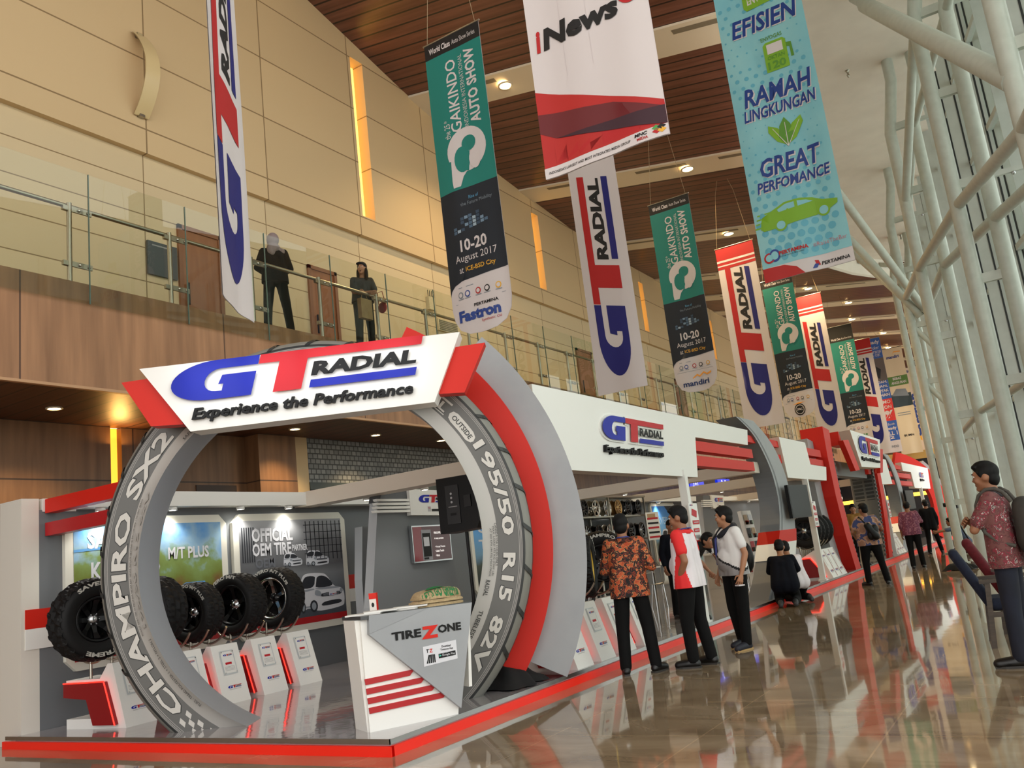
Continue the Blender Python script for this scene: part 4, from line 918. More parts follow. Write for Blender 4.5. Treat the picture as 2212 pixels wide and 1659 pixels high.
for x, y, lab in [(-8.36, 6.52, 'white pedestal half hidden behind the left arch leg'), (-8.34, 7.02, 'white pedestal just right of the left arch leg'), (-8.38, 7.64, 'white pedestal second from the right in the near row'), (-8.4, 8.24, 'white pedestal at the right end of the near row'),
    (-4.66, 8.63, 'white pedestal at the platform edge right beside the grey arch panel'), (-4.66, 9.2, 'second white pedestal from the grey arch panel at the platform edge'), (-4.68, 9.82, 'third white pedestal from the grey arch panel, behind the legs of the man in batik'), (-4.68, 10.45, 'fourth white pedestal from the grey arch panel at the platform edge'), (-6.7, 11.2, 'white pedestal under the wheel seen through the arch')]:
    clone(P0, (x, y, Zp), 0 if x > -8 and x < -6.8 or x > -6 else D(0), lab)
# long display base half way along the stand
for y0, lab, lb2 in ((21.0, 'long red lit base under the row of black wheels', 'middle'), (30.95, 'far red lit base beyond the second white post', 'far')):
    t = thing('display_plinth', lab, 'display stand', (-5.2, y0 + .8, Zp)); F = lambda x, y, h=0: V((x, y0 + h, y))
    b = MB(); b.prism([(-4.66, .12), (-4.9, .77), (-5.0, .77), (-5.3, .62), (-6.6, .62), (-6.6, .12)][::-1], lambda x, y, h: V((x, y0 + h, y)), 0, 1.55, WHITE); b.build('body', t)
    b = MB(); b.prism([(-6.55, .6), (-5.1, .6), (-4.8, .16), (-5.2, .16), (-5.5, .42), (-6.55, .42)], lambda x, y, h: V((x, y0 - h, y)), 0, .03, LEDP); b.build('side_panel', t)
    b = MB(); b.tube((-6.55, y0 - .03, .605), (-5.1, y0 - .03, .605), .012, LEDRED, 6); b.tube((-5.1, y0 - .03, .605), (-4.8, y0 - .03, .15), .012, LEDRED, 6); b.build('led_strip', t)
    b = MB(); s = V((-.24, 0, .65)).normalized()
    for k in range(3):
        P = plane((-4.66, y0 + .04 + k * .5, .12), (0, 1, 0), s); b.rect(P, .06, .3, .36, .62, mat('leaflet_paper', (226, 226, 222), .5), .006); emblem(b, P, .08, .52, .035, .01, False); logo_small(b, P, .06, .14, .045)
        b.rect(P, .42, 0.02, .46, .66, mat('panel_seam', (190, 130, 126), .5), .004)
    b.build('leaflets', t)
    for k in range(3): 
        b = MB(); y = y0 + .5 + k * .36
        for dx in (-.1, .1): b.tube((-5.4, y + dx, .6), (-5.4, y + dx, .9), .02, STEEL, 8)
        b.path([V((-5.25 + .42 * math.cos(D(a)), y, 1.24 + .44 * math.sin(D(a)))) for a in range(215, 330, 10)], .02, STEEL, 8)
        b.build('cradle', t)

# ------------------------------------------------------------ fascia boards and posts
FX = plane((-4.75, 0, 0), (0, 1, 0), (0, 0, 1))
def fascia(lab, pts, logo=None, name='fascia_board'):
    t = thing(name, lab, 'fascia', (-4.85, sum(p[0] for p in pts) / len(pts), 2.3)); b = MB(); b.prism(pts, FX, -.22, 0, WHITE, CREAM); b.build('board', t)
    if logo:
        y, z, H, z1, z2 = logo; b = MB(); emblem(b, FX, y, z, H, .045, True, depth=.03); b.text(FX, 'Experience the Performance', y + .05, z1, y + 6.1 * H, z2, DARKTXT, .05, .03, .2, depth=.045); b.build('emblem', t)
    return t
fascia('long white name board with emblem right of the grey arch panel', [(8.35, 2.3), (13.32, 2.3), (13.5, 2.96), (16.36, 2.98), (16.5, 3.28), (8.35, 3.27)], (9.92, 2.73, .325, 2.53, 2.65))
fascia('second white board along the front, right of the curved grey pillar', [(18.9, 2.4), (22.6, 2.4), (22.85, 2.75), (21.2, 2.76), (21.05, 3.28), (18.75, 3.28)])
fascia('third white board just beyond the middle arch', [(29.9, 2.4), (33.0, 2.45), (32.6, 3.3), (30.6, 3.29)])
fascia('farthest white name board near the end arch', [(38.6, 2.37), (43.8, 2.37), (44.4, 3.34), (36.2, 3.33), (36.2, 3.0), (38.4, 3.0)], (40.6, 2.85, .2, 2.66, 2.78))
for y0, y1, z0, z1, lab in ((13.4, 16.75, 2.75, 2.92, 'upper of two red bars under the long white board'), (13.36, 16.72, 2.5, 2.67, 'lower of two red bars under the long white board'), (16.3, 18.8, 3.06, 3.2, 'short red bar passing behind the curved grey pillar'), (18.2, 18.9, 2.72, 2.9, 'stub of red bar right of the curved grey pillar'),
    (20.9, 22.75, 3.0, 3.18, 'upper red bar before the middle arch'), (21.2, 22.85, 2.78, 2.93, 'lower red bar before the middle arch'), (29.0, 30.5, 3.0, 3.17, 'upper red bar right after the middle arch'), (29.0, 30.6, 2.72, 2.9, 'lower red bar right after the middle arch'),
    (33.2, 36.4, 3.05, 3.2, 'topmost far red bar near the second grey pillar'), (33.2, 38.5, 2.74, 2.92, 'middle far red bar near the second grey pillar'), (33.3, 38.6, 2.45, 2.62, 'lowest far red bar near the second grey pillar')):
    b = MB(); b.box(-4.98, y0, z0, -4.8, y1, z1, RED); tag(b.build('red_bar'), lab, 'trim bar')
for i, (y, lab) in enumerate([(12.72, 'white square post under the long name board, behind the man in red and white'), (20.5, 'white square post with price board beside the row of black wheels'), (30.85, 'white square post near the man in purple batik'), (40.6, 'farthest white square post under the end board')]):
    t = thing('front_post', lab, 'post', (-4.75, y, Zp)); b = MB(); b.box(-4.84, y - .06, Zp, -4.72, y + .06, 2.4, WHITE); b.box(-4.87, y - .09, Zp, -4.69, y + .09, Zp + .02, WHITE); b.build('shaft', t)
    if i < 3:
        s = thing('price_board', ['narrow price board strapped to the post behind the man in red and white', 'narrow price board on the post beside the black wheels', 'narrow price board on the farthest visible post'][i], 'notice', (-4.7, y, 1.3))
        F = plane((-4.71, y - .17, 1.3), (0, 1, 0), (0, 0, 1)); b = MB(); b.prism([(0, 0), (.36, 0), (.36, .58), (0, .58)], F, 0, .02, WHITE)
        b.shape(F, [(.06, .4), (.26, .36), (.3, .46), (.1, .5)], LRED, .024); b.rect(F, .06, .26, .34, .32, LRED, .024); b.rect(F, .06, .14, .3, .2, LRED, .024); b.rect(F, 0, 0, .36, .02, LRED, .024)
        b.rect(F, .1, .285, .3, .297, PW, .027); b.rect(F, .1, .165, .26, .177, PW, .027); emblem(b, F, .04, .54, .02, .024, False); b.rect(F, .05, .05, .3, .1, mat('faint_line', (170, 170, 170), .5), .024)
        b.build('printed_face', s)
# curved grey pillars
def pillar(dy, lab, tv):
    out = [(17.0, 3.5), (17.75, 3.25), (18.3, 2.95), (18.68, 2.55), (18.86, 2.1), (18.88, 1.75), (18.75, 1.3), (18.4, .85), (17.8, .45), (17.1, .12)]
    inn = [(15.9, 3.5), (16.75, 3.25), (17.3, 2.9), (17.68, 2.5), (17.82, 2.1), (17.78, 1.75), (17.55, 1.35), (17.1, .95), (16.6, .5), (16.0, .12)]
    def fine(L):
        o_ = []
        for i in range(len(L) - 1):
            p0, p1, p2, p3 = [L[max(0, min(len(L) - 1, i + q))] for q in (-1, 0, 1, 2)]
            for s_ in (0, .25, .5, .75): o_.append(tuple(.5 * (2 * p1[d_] + (p2[d_] - p0[d_]) * s_ + (2 * p0[d_] - 5 * p1[d_] + 4 * p2[d_] - p3[d_]) * s_ ** 2 + (3 * p1[d_] - p0[d_] - 3 * p2[d_] + p3[d_]) * s_ ** 3) for d_ in (0, 1)))
        return o_ + [L[-1]]
    out, inn = fine(out), fine(inn)
    t = thing('curved_grey_pillar', lab, 'pillar', (-5, 17 + dy, Zp)); b = MB(); vs = []; n = len(out)
    for h in (-.4, 0): vs += [FX(y + dy, z, h) for y, z in out] + [FX(y + dy, z, h) for y, z in inn]
    M_ = 2 * n
    fs = [(i, i + 1, n + i + 1, n + i) for i in range(n - 1)] + [(M_ + i + 1, M_ + i, M_ + n + i, M_ + n + i + 1) for i in range(n - 1)]
    b.add(vs, fs, GREY); b.add(vs, [(i + 1, i, M_ + i, M_ + i + 1) for i in range(n - 1)] + [(n + i, n + i + 1, M_ + n + i + 1, M_ + n + i) for i in range(n - 1)], MIDGREY); b.add(vs, [(0, n, M_ + n, M_)], GREY); b.build('pillar_shell', t)
    b = MB()
    for k in (0, 1): b.shape(FX, [(p[0] + dy + .12 + .06 * k, p[1]) for p in inn] + [(p[0] + dy + .15 + .06 * k, p[1]) for p in inn[::-1]], mat('pillar_groove', (112, 116, 120), .5), .003)
    b.build('edge_groove', t)
    for nm, z0, z1, m in (('red_band', 1.08, 1.32, RED), ('white_band', .78, 1.08, WHITE)):
        def at(L, z):
            for (a, p), (c, q) in zip(L, L[1:]):
                if q <= z <= p: return a + (c - a) * (p - z) / (p - q)
        b = MB(); b.prism([(at(inn, z0) + dy - .02, z0), (at(out, z0) + dy + .02, z0), (at(out, z1) + dy + .02, z1), (at(inn, z1) + dy - .02, z1)], FX, -.42, .015, m); b.build(nm, t)
    s = thing('pillar_screen', tv, 'screen', (-4.6, 18.6 + dy, 1.5)); F = plane((-4.62, 18.1 + dy, 1.53), (.12, 1, 0), (0, 0, 1))
    b = MB(); b.prism([(0, 0), (1.1, 0), (1.1, .68), (0, .68)], F, -.04, .03, BLACK); b.build('housing', s)
    b = MB(); b.rect(F, .03, .03, 1.07, .65, mat('dark_screen', (10, 11, 12), .3, spec=.12), .033); b.build('display', s)
    b = MB(); b.prism([(.4, .2), (.7, .2), (.7, .5), (.4, .5)], F, -.12, -.04, BLACK); b.build('mount', s)
pillar(0, 'curved grey pillar with red and white bands right of the long white board', 'black screen hung on the nearer curved grey pillar')
pillar(16.3, 'second curved grey pillar far down the stand', 'black screen on the far curved grey pillar')
# middle arch facing the aisle
t = thing('middle_arch', 'red and grey arch with tyre tread inside half way along the stand', 'arch', (-5.2, 26.8, Zp))
for sgn in (1, -1):
    def FY(y, z, h=0): return V((-4.72 + h, 26.75 + sgn * (y - 26.75), z))
    b = MB(); b.prism([(23.0, 3.8), (22.95, 3.0), (23.05, 2.0), (23.35, 1.0), (23.8, .12), (24.45, .12), (24.0, 1.0), (23.7, 2.0), (23.6, 3.0), (23.75, 3.75)], FY, -.55, 0.03, RED); b.build('red_leg', t)
    b = MB(); b.prism([(22.4, 3.5), (22.3, 2.6), (22.4, 1.8), (22.7, .9), (23.1, .12), (23.85, .12), (23.4, 1.0), (23.1, 2.0), (23.0, 3.0), (23.0, 3.45)], FY, -.95, -.27, GREY); b.build('grey_leg', t)
    b = MB(); b.prism([(23.7, 3.3), (23.65, 2.6), (23.75, 2.0), (24.05, 1.0), (24.5, .12), (24.75, .12), (24.3, 1.0), (24.0, 2.0), (23.95, 3.3)], FY, -.75, -.05, SIDE)
    for k in range(26):
        z = .2 + k * .12; y = 23.98 + max(0, 2 - z) ** 1.5 * .3; b.obox(FY(y - .16, z, -.04), FY(.2, 0, 0) - FY(0, 0, 0), (.02, 0, 0), (0, 0, .06), TRD); b.obox(FY(y, z, -.7), FY(.03, 0, 0) - FY(0, 0, 0), (.28, 0, 0), (0, 0, .07), TRD); b.obox(FY(y, z, -.35), FY(.03, 0, 0) - FY(0, 0, 0), (.24, 0, 0), (0, 0, .07), TRD)
    b.build('tread_leg', t)
b = MB(); b.box(-5.2, 24.5, 2.6, -4.9, 29.2, 3.0, MIDGREY); b.build('crossbar', t)
t = thing('middle_sign', 'white illuminated name board over the middle arch', 'sign', (-4.4, 27.3, 2.8))
FS = plane((-4.38, 0, 0), (0, 1, 0), (0, 0, 1)); b = MB(); b.prism([(25.6, 2.78), (28.7, 2.84), (29.7, 3.78), (24.9, 3.78)], FS, -.3, 0, WHITE, CREAM); b.build('board', t)
for pts in ([(24.0, 3.45), (24.75, 3.5), (25.6, 2.7), (24.95, 2.66)], [(28.9, 2.7), (29.4, 2.72), (30.3, 3.5), (29.7, 3.5)]):
    b = MB(); b.prism(pts, FS, -.2, -.06, RED); b.build('wing', t)
b = MB(); emblem(b, FS, 25.55, 3.18, .5, .05, True, depth=.03); b.text(FS, 'Experience the Performance', 25.75, 2.95, 28.6, 3.08, DARKTXT, .05, .03, .2, depth=.04); b.build('emblem', t)
b = MB(); b.box(-5.3, 26.5, 3.55, -5.0, 27.6, 3.95, RED); b.build('top_fin', t)
# end arch
EF = lambda x, y, h=0: AF(x, y, h) + V((-.05, 37.6, 0))
arc_slab('curved_red_arch', 'far curved red panel at the end of the stand', -.24, .035, 2.1, 2.75, 18, 126, -.85, -.5, RED, F=EF)
arc_slab('curved_grey_arch', 'far curved grey panel at the end of the stand', -.46, -.04, 2.55, 3.16, 47, 118, -1.05, -.66, GREY, F=EF)

# ------------------------------------------------------------ shelves of rims
t = thing('rim_rack', 'steel shelf rack full of wheel rims behind the man in batik', 'rack', (-9.4, 19.5, Zp))
for y in (17.6, 19.2, 21.35):
    for x in (-9.75, -9.2): b = MB(); b.box(x - .02, y - .02, Zp, x + .02, y + .02, 2.62, STEEL); b.build('upright', t)
for z in (.62, 1.05, 1.5, 2.1): b = MB(); b.box(-9.78, 17.6, z, -9.18, 21.37, z + .035, STEEL); b.build('shelf', t)
b = MB(); b.box(-9.78, 17.58, 2.58, -9.16, 21.39, 2.63, STEEL); b.build('top_frame', t)
b = MB(); b.box(-9.79, 17.6, Zp, -9.785, 21.35, 2.05, DKGREY); b.build('back_panel', t)
styles = {}
def rim(key, m, sp, lip, lab): 
    if key not in styles: styles[key] = make_wheel(.2, .2, .19, m, sp, lab=lab, tyre=False, lip=lip, deep=.02, hub=m); return styles[key]
    return clone(styles[key], (0, 0, 0), 0, lab)
row1 = [('blk10', BLKRIM, 10, None, 'black many spoke rim first on the top shelf'), ('sil5', POL, 5, POL, 'silver five hole rim second on the top shelf'), ('sil8', SILVER, 8, POL, 'silver rim third on the top shelf, beside the upright'), ('gold10', BRZ, 12, BRZ, 'bronze mesh rim on the top shelf above the head of the man in batik'), ('blk6', BLKRIM, 6, GUN, 'black rim fifth on the top shelf'), ('blk6', BLKRIM, 6, GUN, 'black rim last on the top shelf')]
row2 = [('chr10', SILVER, 10, BLKRIM, 'silver spoked black rim first on the second shelf'), ('blk12', BLKRIM, 12, BLKRIM, 'plain black rim second on the second shelf'), ('sil8', SILVER, 8, POL, 'rim half behind the upright on the second shelf'), ('blk7', BLKRIM, 7, POL, 'black rim with bright lip behind the man in batik'), ('blk6', BLKRIM, 6, GUN, 'black rim fifth on the second shelf'), ('chr10', SILVER, 10, BLKRIM, 'spoked rim last on the second shelf')]
for z, row in ((2.335, row1), (1.745, row2)):
    for k, (a, m, sp, lip, lab) in enumerate(row): put(rim(a, m, sp, lip, lab), (-9.33, 18.0 + k * .62, z), D(0))
for k in range(6): clone(styles['blk6'], (-9.33, 18.0 + k * .62, 1.29), 0, 'black rim on a lower shelf of the steel rack', 'black rims on the lower rack shelf')
# hanging promotion strip beside the rack
s = thing('promo_strip', 'tall narrow price strip beside the rim rack', 'notice', (-9.1, 21.5, 1.6)); F = plane((-9.1, 21.1, 1.45), (.25, 1, 0), (0, 0, 1)); b = MB(); b.prism([(0, 0), (.55, 0), (.55, .72), (0, .72)], F, 0, .015, WHITE)
for k in range(5): b.rect(F, .04, .05 + k * .12, .5, .1 + k * .12, LRED if k % 2 == 0 else DARKTXT, .018)
b.rect(F, .06, .58, .4, .68, mat('print_tan', (180, 150, 110), .5), .018); b.build('strip', s)
b = MB(); b.tube((-9.05, 21.45, Zp), (-9.05, 21.45, 1.45), .012, STEEL); b.build('pole', s)

# ------------------------------------------------------------ seating
def make_chair():
    t = thing('white_cafe_chair', 'white plastic chair with thin chrome legs, its back to the aisle', 'chair', (0, 0, 0)); CW = mat('white_plastic', (226, 222, 208), .4)
    b = MB(); vs = []; n = 8
    prof = [(.2, .45), (.1, .445), (-.08, .44), (-.17, .46), (-.22, .52), (-.235, .64), (-.25, .82), (-.26, .86)]
    wd = [.2, .21, .22, .22, .22, .225, .215, .19]
    for (y, z), w in zip(prof, wd):
        for s in (-1, -.5, 0, .5, 1): vs.append((s * w, y - .03 * (1 - s * s) * (z > .5), z - .012 * (1 - s * s) * (z <= .5)))
    fs = [(i * 5 + k, i * 5 + k + 1, (i + 1) * 5 + k + 1, (i + 1) * 5 + k) for i in range(n - 1) for k in range(4)]
    vs2 = [(x, y - .012, z - .012) for x, y, z in vs]; b.add(vs, fs, CW, True); b.add(vs2, [f[::-1] for f in fs], CW, True); b.build('seat_shell', t)
    for sx in (-1, 1):
        for y0, y1 in ((.15, .2), (-.12, -.2)): b = MB(); b.tube((sx * .15, y0, .44), (sx * .2, y1, 0), .011, CHROME, 8); b.build('leg', t)
    b = MB(); b.tube((-.19, -.18, .12), (.19, .18, .12), .006, CHROME, 6); b.build('stretcher', t); return t
C0 = make_chair(); put(C0, (-6.95, 16.5, Zp), D(75))
for x, y, a, lab in ((-6.2, 19.6, 60, 'white chair with chrome legs behind the man in the white tee'), (-8.3, 16.2, -70, 'white chair on the far side of the small table'), (-6.55, 21.6, 110, 'white chair in front of the white serving counter')): clone(C0, (x, y, Zp), D(a), lab)
t = thing('white_cafe_table', 'small white table with red card holder behind the man in batik', 'table', (-7.9, 17.2, Zp)); b = MB(); b.box(-8.35, 16.8, .84, -7.45, 17.7, .87, WHITE); b.build('top', t)
for x in (-8.2, -7.6):
    for y in (16.95, 17.55): b = MB(); b.tube((x, y, Zp), (x, y, .84), .018, CHROME); b.build('leg', t)
b = MB(); b.box(-7.7, 17.1, .87, -7.65, 17.25, 1.12, RED); tag(b.build('card_holder'), 'bright red card holder standing on the small white table', 'card holder')
t = thing('serving_counter', 'white counter with espresso gear behind the standing men', 'counter', (-7.2, 21.6, Zp)); b = MB(); b.box(-7.5, 20.6, Zp, -7.0, 23.0, .92, mat('counter_cream', (206, 198, 184), .5)); b.box(-7.55, 20.55, .92, -6.95, 23.05, .96, WHITE); b.build('body', t)
for y, lab in ((20.9, 'steel engine model on the white serving counter, left one'), (21.5, 'steel engine model on the white serving counter, right one')):
    b = MB(); b.box(-7.4, y, .96, -7.1, y + .4, 1.12, GUN)
    for k in range(3): b.tube((-7.25, y + .08 + k * .12, 1.12), (-7.25, y + .08 + k * .12, 1.24), .035, SILVER, 10)
    b.box(-7.42, y - .03, .96, -7.08, y + .43, 1.0, SILVER); tag(b.build('engine_model'), lab, 'model')
t = thing('drinks_cooler', 'tall glass fronted cooler beside the price board', 'cooler', (-7.3, 19.0, Zp)); b = MB(); b.box(-7.6, 18.9, Zp, -7.1, 19.4, 1.75, mat('cooler_body', (80, 96, 100), .3)); b.build('body', t)
b = MB(); b.box(-7.1, 18.93, .3, -7.085, 19.37, 1.6, mat('cooler_door', (150, 190, 196), .1)); b.box(-7.1, 18.9, 1.62, -7.08, 19.4, 1.74, BLUE); b.build('door', t)
t = thing('leaflet_rack', 'leaning white leaflet rack beside the curved grey pillar', 'rack', (-5.7, 18.7, Zp)); FR = lambda x, y, h=0: V((-5.72 - h * .3, 18.35 + y * .0 + x, Zp + y)) + V((0, .15 * y, 0)) * 0 + V((-.12 * y, 0, 0))
b = MB(); F = plane((-5.55, 18.35, Zp), (0, 1, 0), (-.12, .06, 1)); b.prism([(0, 0), (.7, 0), (.7, 1.72), (0, 1.72)], F, -.08, 0, WHITE); b.prism([(-.1, 0), (.8, 0), (.8, .06), (-.1, .06)], F, -.3, .2, WHITE); b.build('frame', t)
b = MB()
for k in range(4):
    for j in range(2): b.rect(F, .06 + j * .32, .55 + k * .29, .32 + j * .32, .76 + k * .29, [PG, LRED, PK, mat('print_tan', (180, 150, 110), .5)][(k + j) % 4], .01); b.prism([(.06 + j * .32, .54 + k * .29), (.32 + j * .32, .54 + k * .29), (.32 + j * .32, .63 + k * .29), (.06 + j * .32, .63 + k * .29)], F, .02, .026, CLEAR)
b.build('leaflets', t)
# second screen panel and blue wayfinding signs under the gallery
src = bpy.data.objects['screen_partition']; clone(src, (-8.9, 25.6, Zp), 0, 'second grey slatted panel far behind the serving counter')
for y, tx, lab in ((29.9, '↑↓', 'blue lit sign with lift arrows under the gallery'), (33.0, '♦ ♦', 'blue lit sign for the restrooms under the gallery')):
    t = thing('wayfinding_sign', lab, 'sign', (-11, y, 3.2)); F = plane((-11, y, 3.15), (0, 1, 0), (0, 0, 1)); BS = mat('blue_sign', (24, 40, 170), .3, emit=(20, 50, 220), es=.3)
    b = MB(); b.prism([(0, 0), (1.5, 0), (1.5, .42), (0, .42)], F, -.1, 0, BS)
    WS = mat('sign_white', (235, 238, 255), .3, emit=(235, 240, 255), es=1)
    if y < 31:
        b.prism([(.3, .08), (.7, .08), (.7, .1), (.3, .1)], F, 0, .01, WS)
        for k, s in ((.4, 1), (.6, -1)): b.rect(F, k - .015, .14, k + .015, .34, WS, .01); b.shape(F, [(k - .06, .24 + s * .05), (k + .06, .24 + s * .05), (k, .24 + s * .12)], WS, .012)
        b.rect(F, .8, .08, .82, .34, WS, .01); b.rect(F, .8, .08, 1.1, .1, WS, .01)
    else:
        for k in (.5, .9): b.disc(F, k, .33, .04, .04, WS, .01, 12); b.shape(F, [(k - .08, .06), (k + .08, .06), (k + .05, .28), (k - .05, .28)], WS, .01)
    b.build('sign_face', t)
    b = MB(); b.tube((-11.05, y + .2, 3.57), (-11.05, y + .2, 4.1), .015, BLACK, 6); b.tube((-11.05, y + 1.3, 3.57), (-11.05, y + 1.3, 4.1), .015, BLACK, 6); b.build('hanger', t)
# far gold and black kiosk
t = thing('gold_kiosk', 'dark kiosk with gold trim and lit screen at the far end of the hall', 'kiosk', (-6.5, 55, 0)); GT = mat('gold_trim', (206, 168, 96), .35, .3)
b = MB(); b.box(-10.5, 53, 0, -4.2, 57, 4.4, mat('kiosk_black', (30, 30, 34), .3)); b.build('body', t)
b = MB(); b.box(-10.6, 52.8, 4.3, -4.0, 57.2, 4.75, GT); b.box(-10.6, 52.9, 2.3, -4.1, 57.1, 2.5, mat('kiosk_glow', (255, 180, 60), .4, emit=(255, 180, 60), es=1.2)); b.build('gold_band', t)
b = MB(); b.box(-4.2, 53.3, 3.2, -4.15, 55.5, 4.1, mat('kiosk_screen', (230, 236, 255), .3, emit=(220, 228, 255), es=1.5)); b.build('screen', t)
# ================================================================== HANGING BANNERS
TEAL = mat('banner_teal', (16, 122, 112), .6); NAVY = mat('banner_navy', (12, 25, 38), .6); BLK = mat('banner_black', (13, 12, 12), .6)
BW = mat('banner_white', (208, 201, 201), .6); BRED = mat('banner_red', (176, 22, 26), .6); BBLUE = mat('banner_blue', (17, 22, 108), .6); BK = mat('banner_text_black', (11, 10, 11), .6)
BGOLD = mat('banner_gold', (226, 170, 50), .55); BGREY = mat('banner_faint', (120, 130, 140), .6); BBL2 = mat('banner_ink_blue', (36, 66, 140), .55); BORG = mat('banner_orange', (238, 160, 60), .55)
for m_ in (BW,):   # thin cloth lets some daylight through
    pass
CORD = mat('hanging_cord', (150, 130, 100), .7)
def banner(lab, x, y, z0, w, h, art, yaw=0, seed=1, amp=.02, rod=True, group=None, base=BW, rounded=False, swing=0.0):
    """x,y: left bottom corner"""
    r = random.Random(seed); k1, k2, p1, p2 = r.uniform(4, 6), r.uniform(9, 13), r.uniform(0, 6), r.uniform(0, 6)
    u = V((math.cos(yaw), math.sin(yaw), 0)); n = V((u.y, -u.x, 0)); O = V((x, y, z0))
    def wave(a, b):
        return amp * (math.sin(k1 * a / max(w, 1) * 1.2 + p1 + .5 * b) + .5 * math.sin(k2 * a + p2 - .35 * b)) * min(1, (h - b) / h * 1.6 + .1)
    def F(a, b, hh=0):      # cloth surface, bilinear between the nodes of its grid so that print and cloth stay together
        i, j = math.floor(a / .12 + 1e-6), math.floor(b / .4 + 1e-6); s, t_ = a / .12 - i, b / .4 - j
        q = (wave(i * .12, j * .4) * (1 - s) + wave(i * .12 + .12, j * .4) * s) * (1 - t_) + (wave(i * .12, j * .4 + .4) * (1 - s) + wave(i * .12 + .12, j * .4 + .4) * s) * t_
        return O + u * a + V((0, 0, b)) + n * (hh * 1.4 + q + swing * (h - b) / h)
    t = thing('hanging_banner', lab, 'banner', tuple(F(w / 2, 0)), 0, group)
    if rounded: out = [(0, .42), (.03, .25), (.12, .1), (.27, .02), (.42 * w / .95, 0), (w - .42, 0), (w - .27, .02), (w - .12, .1), (w - .03, .25), (w, .42), (w, h), (0, h)]
    else: out = [(0, 0), (w, 0), (w, h), (0, h)]
    st = (.12, .4); b = MB(); b.shape(F, out, base, 0, st); b.decal(lambda a, c, hh=0: F(a, c, -.006), [p for p in out], [range(len(out))], base, 0, st)
    art(b, F, w, h, st); b.build('banner_cloth', t)
    zt = z0 + h; cx, cy = (O + u * w / 2).x, (O + u * w / 2).y
    b = MB(); b.tube(F(-.02, h + .01), F(w + .02, h + .01), .014, BLACK if base is not BW else STEEL, 8); b.build('top_rod', t)
    zc_ = max(zc(cx, cy), zt + .4) if cx < xr(cy) else max(ZT, zt + .4)
    b = MB(); top = V((cx, cy, zc_))
    for a in (.06, w - .06): b.tube(F(a, h + .02), V((top.x + (a - w / 2) * .55, top.y, zt + min(1.6, zc_ - zt))), .005, CORD, 5); 
    for a in (.06, w - .06): b.tube(V((top.x + (a - w / 2) * .55, top.y, zt + min(1.6, zc_ - zt))), V((top.x + (a - w / 2) * .3, top.y, zc_)), .005, CORD, 5)
    b.build('hanging_cord', t)
    return t
def rot(F, x0, y0): return lambda a, c, hh=0: F(x0 - c, y0 + a, hh)
def swap(st): return (st[1], st[0])
def gt_art(b, F, w, h, st):
    R_ = rot(F, .80 * w, .2); H = .63 * w
    emblem(b, R_, 0, 0, H, .004, False, swap(st), 0, (BBLUE, BRED, BK))
    b.rect(F, 0, 4.58, w, h, BRED, .003, st); b.rect(F, 0, 4.66, w, 4.70, BW, .005, st); b.rect(F, 0, 4.78, w, 4.84, BW, .005, st)
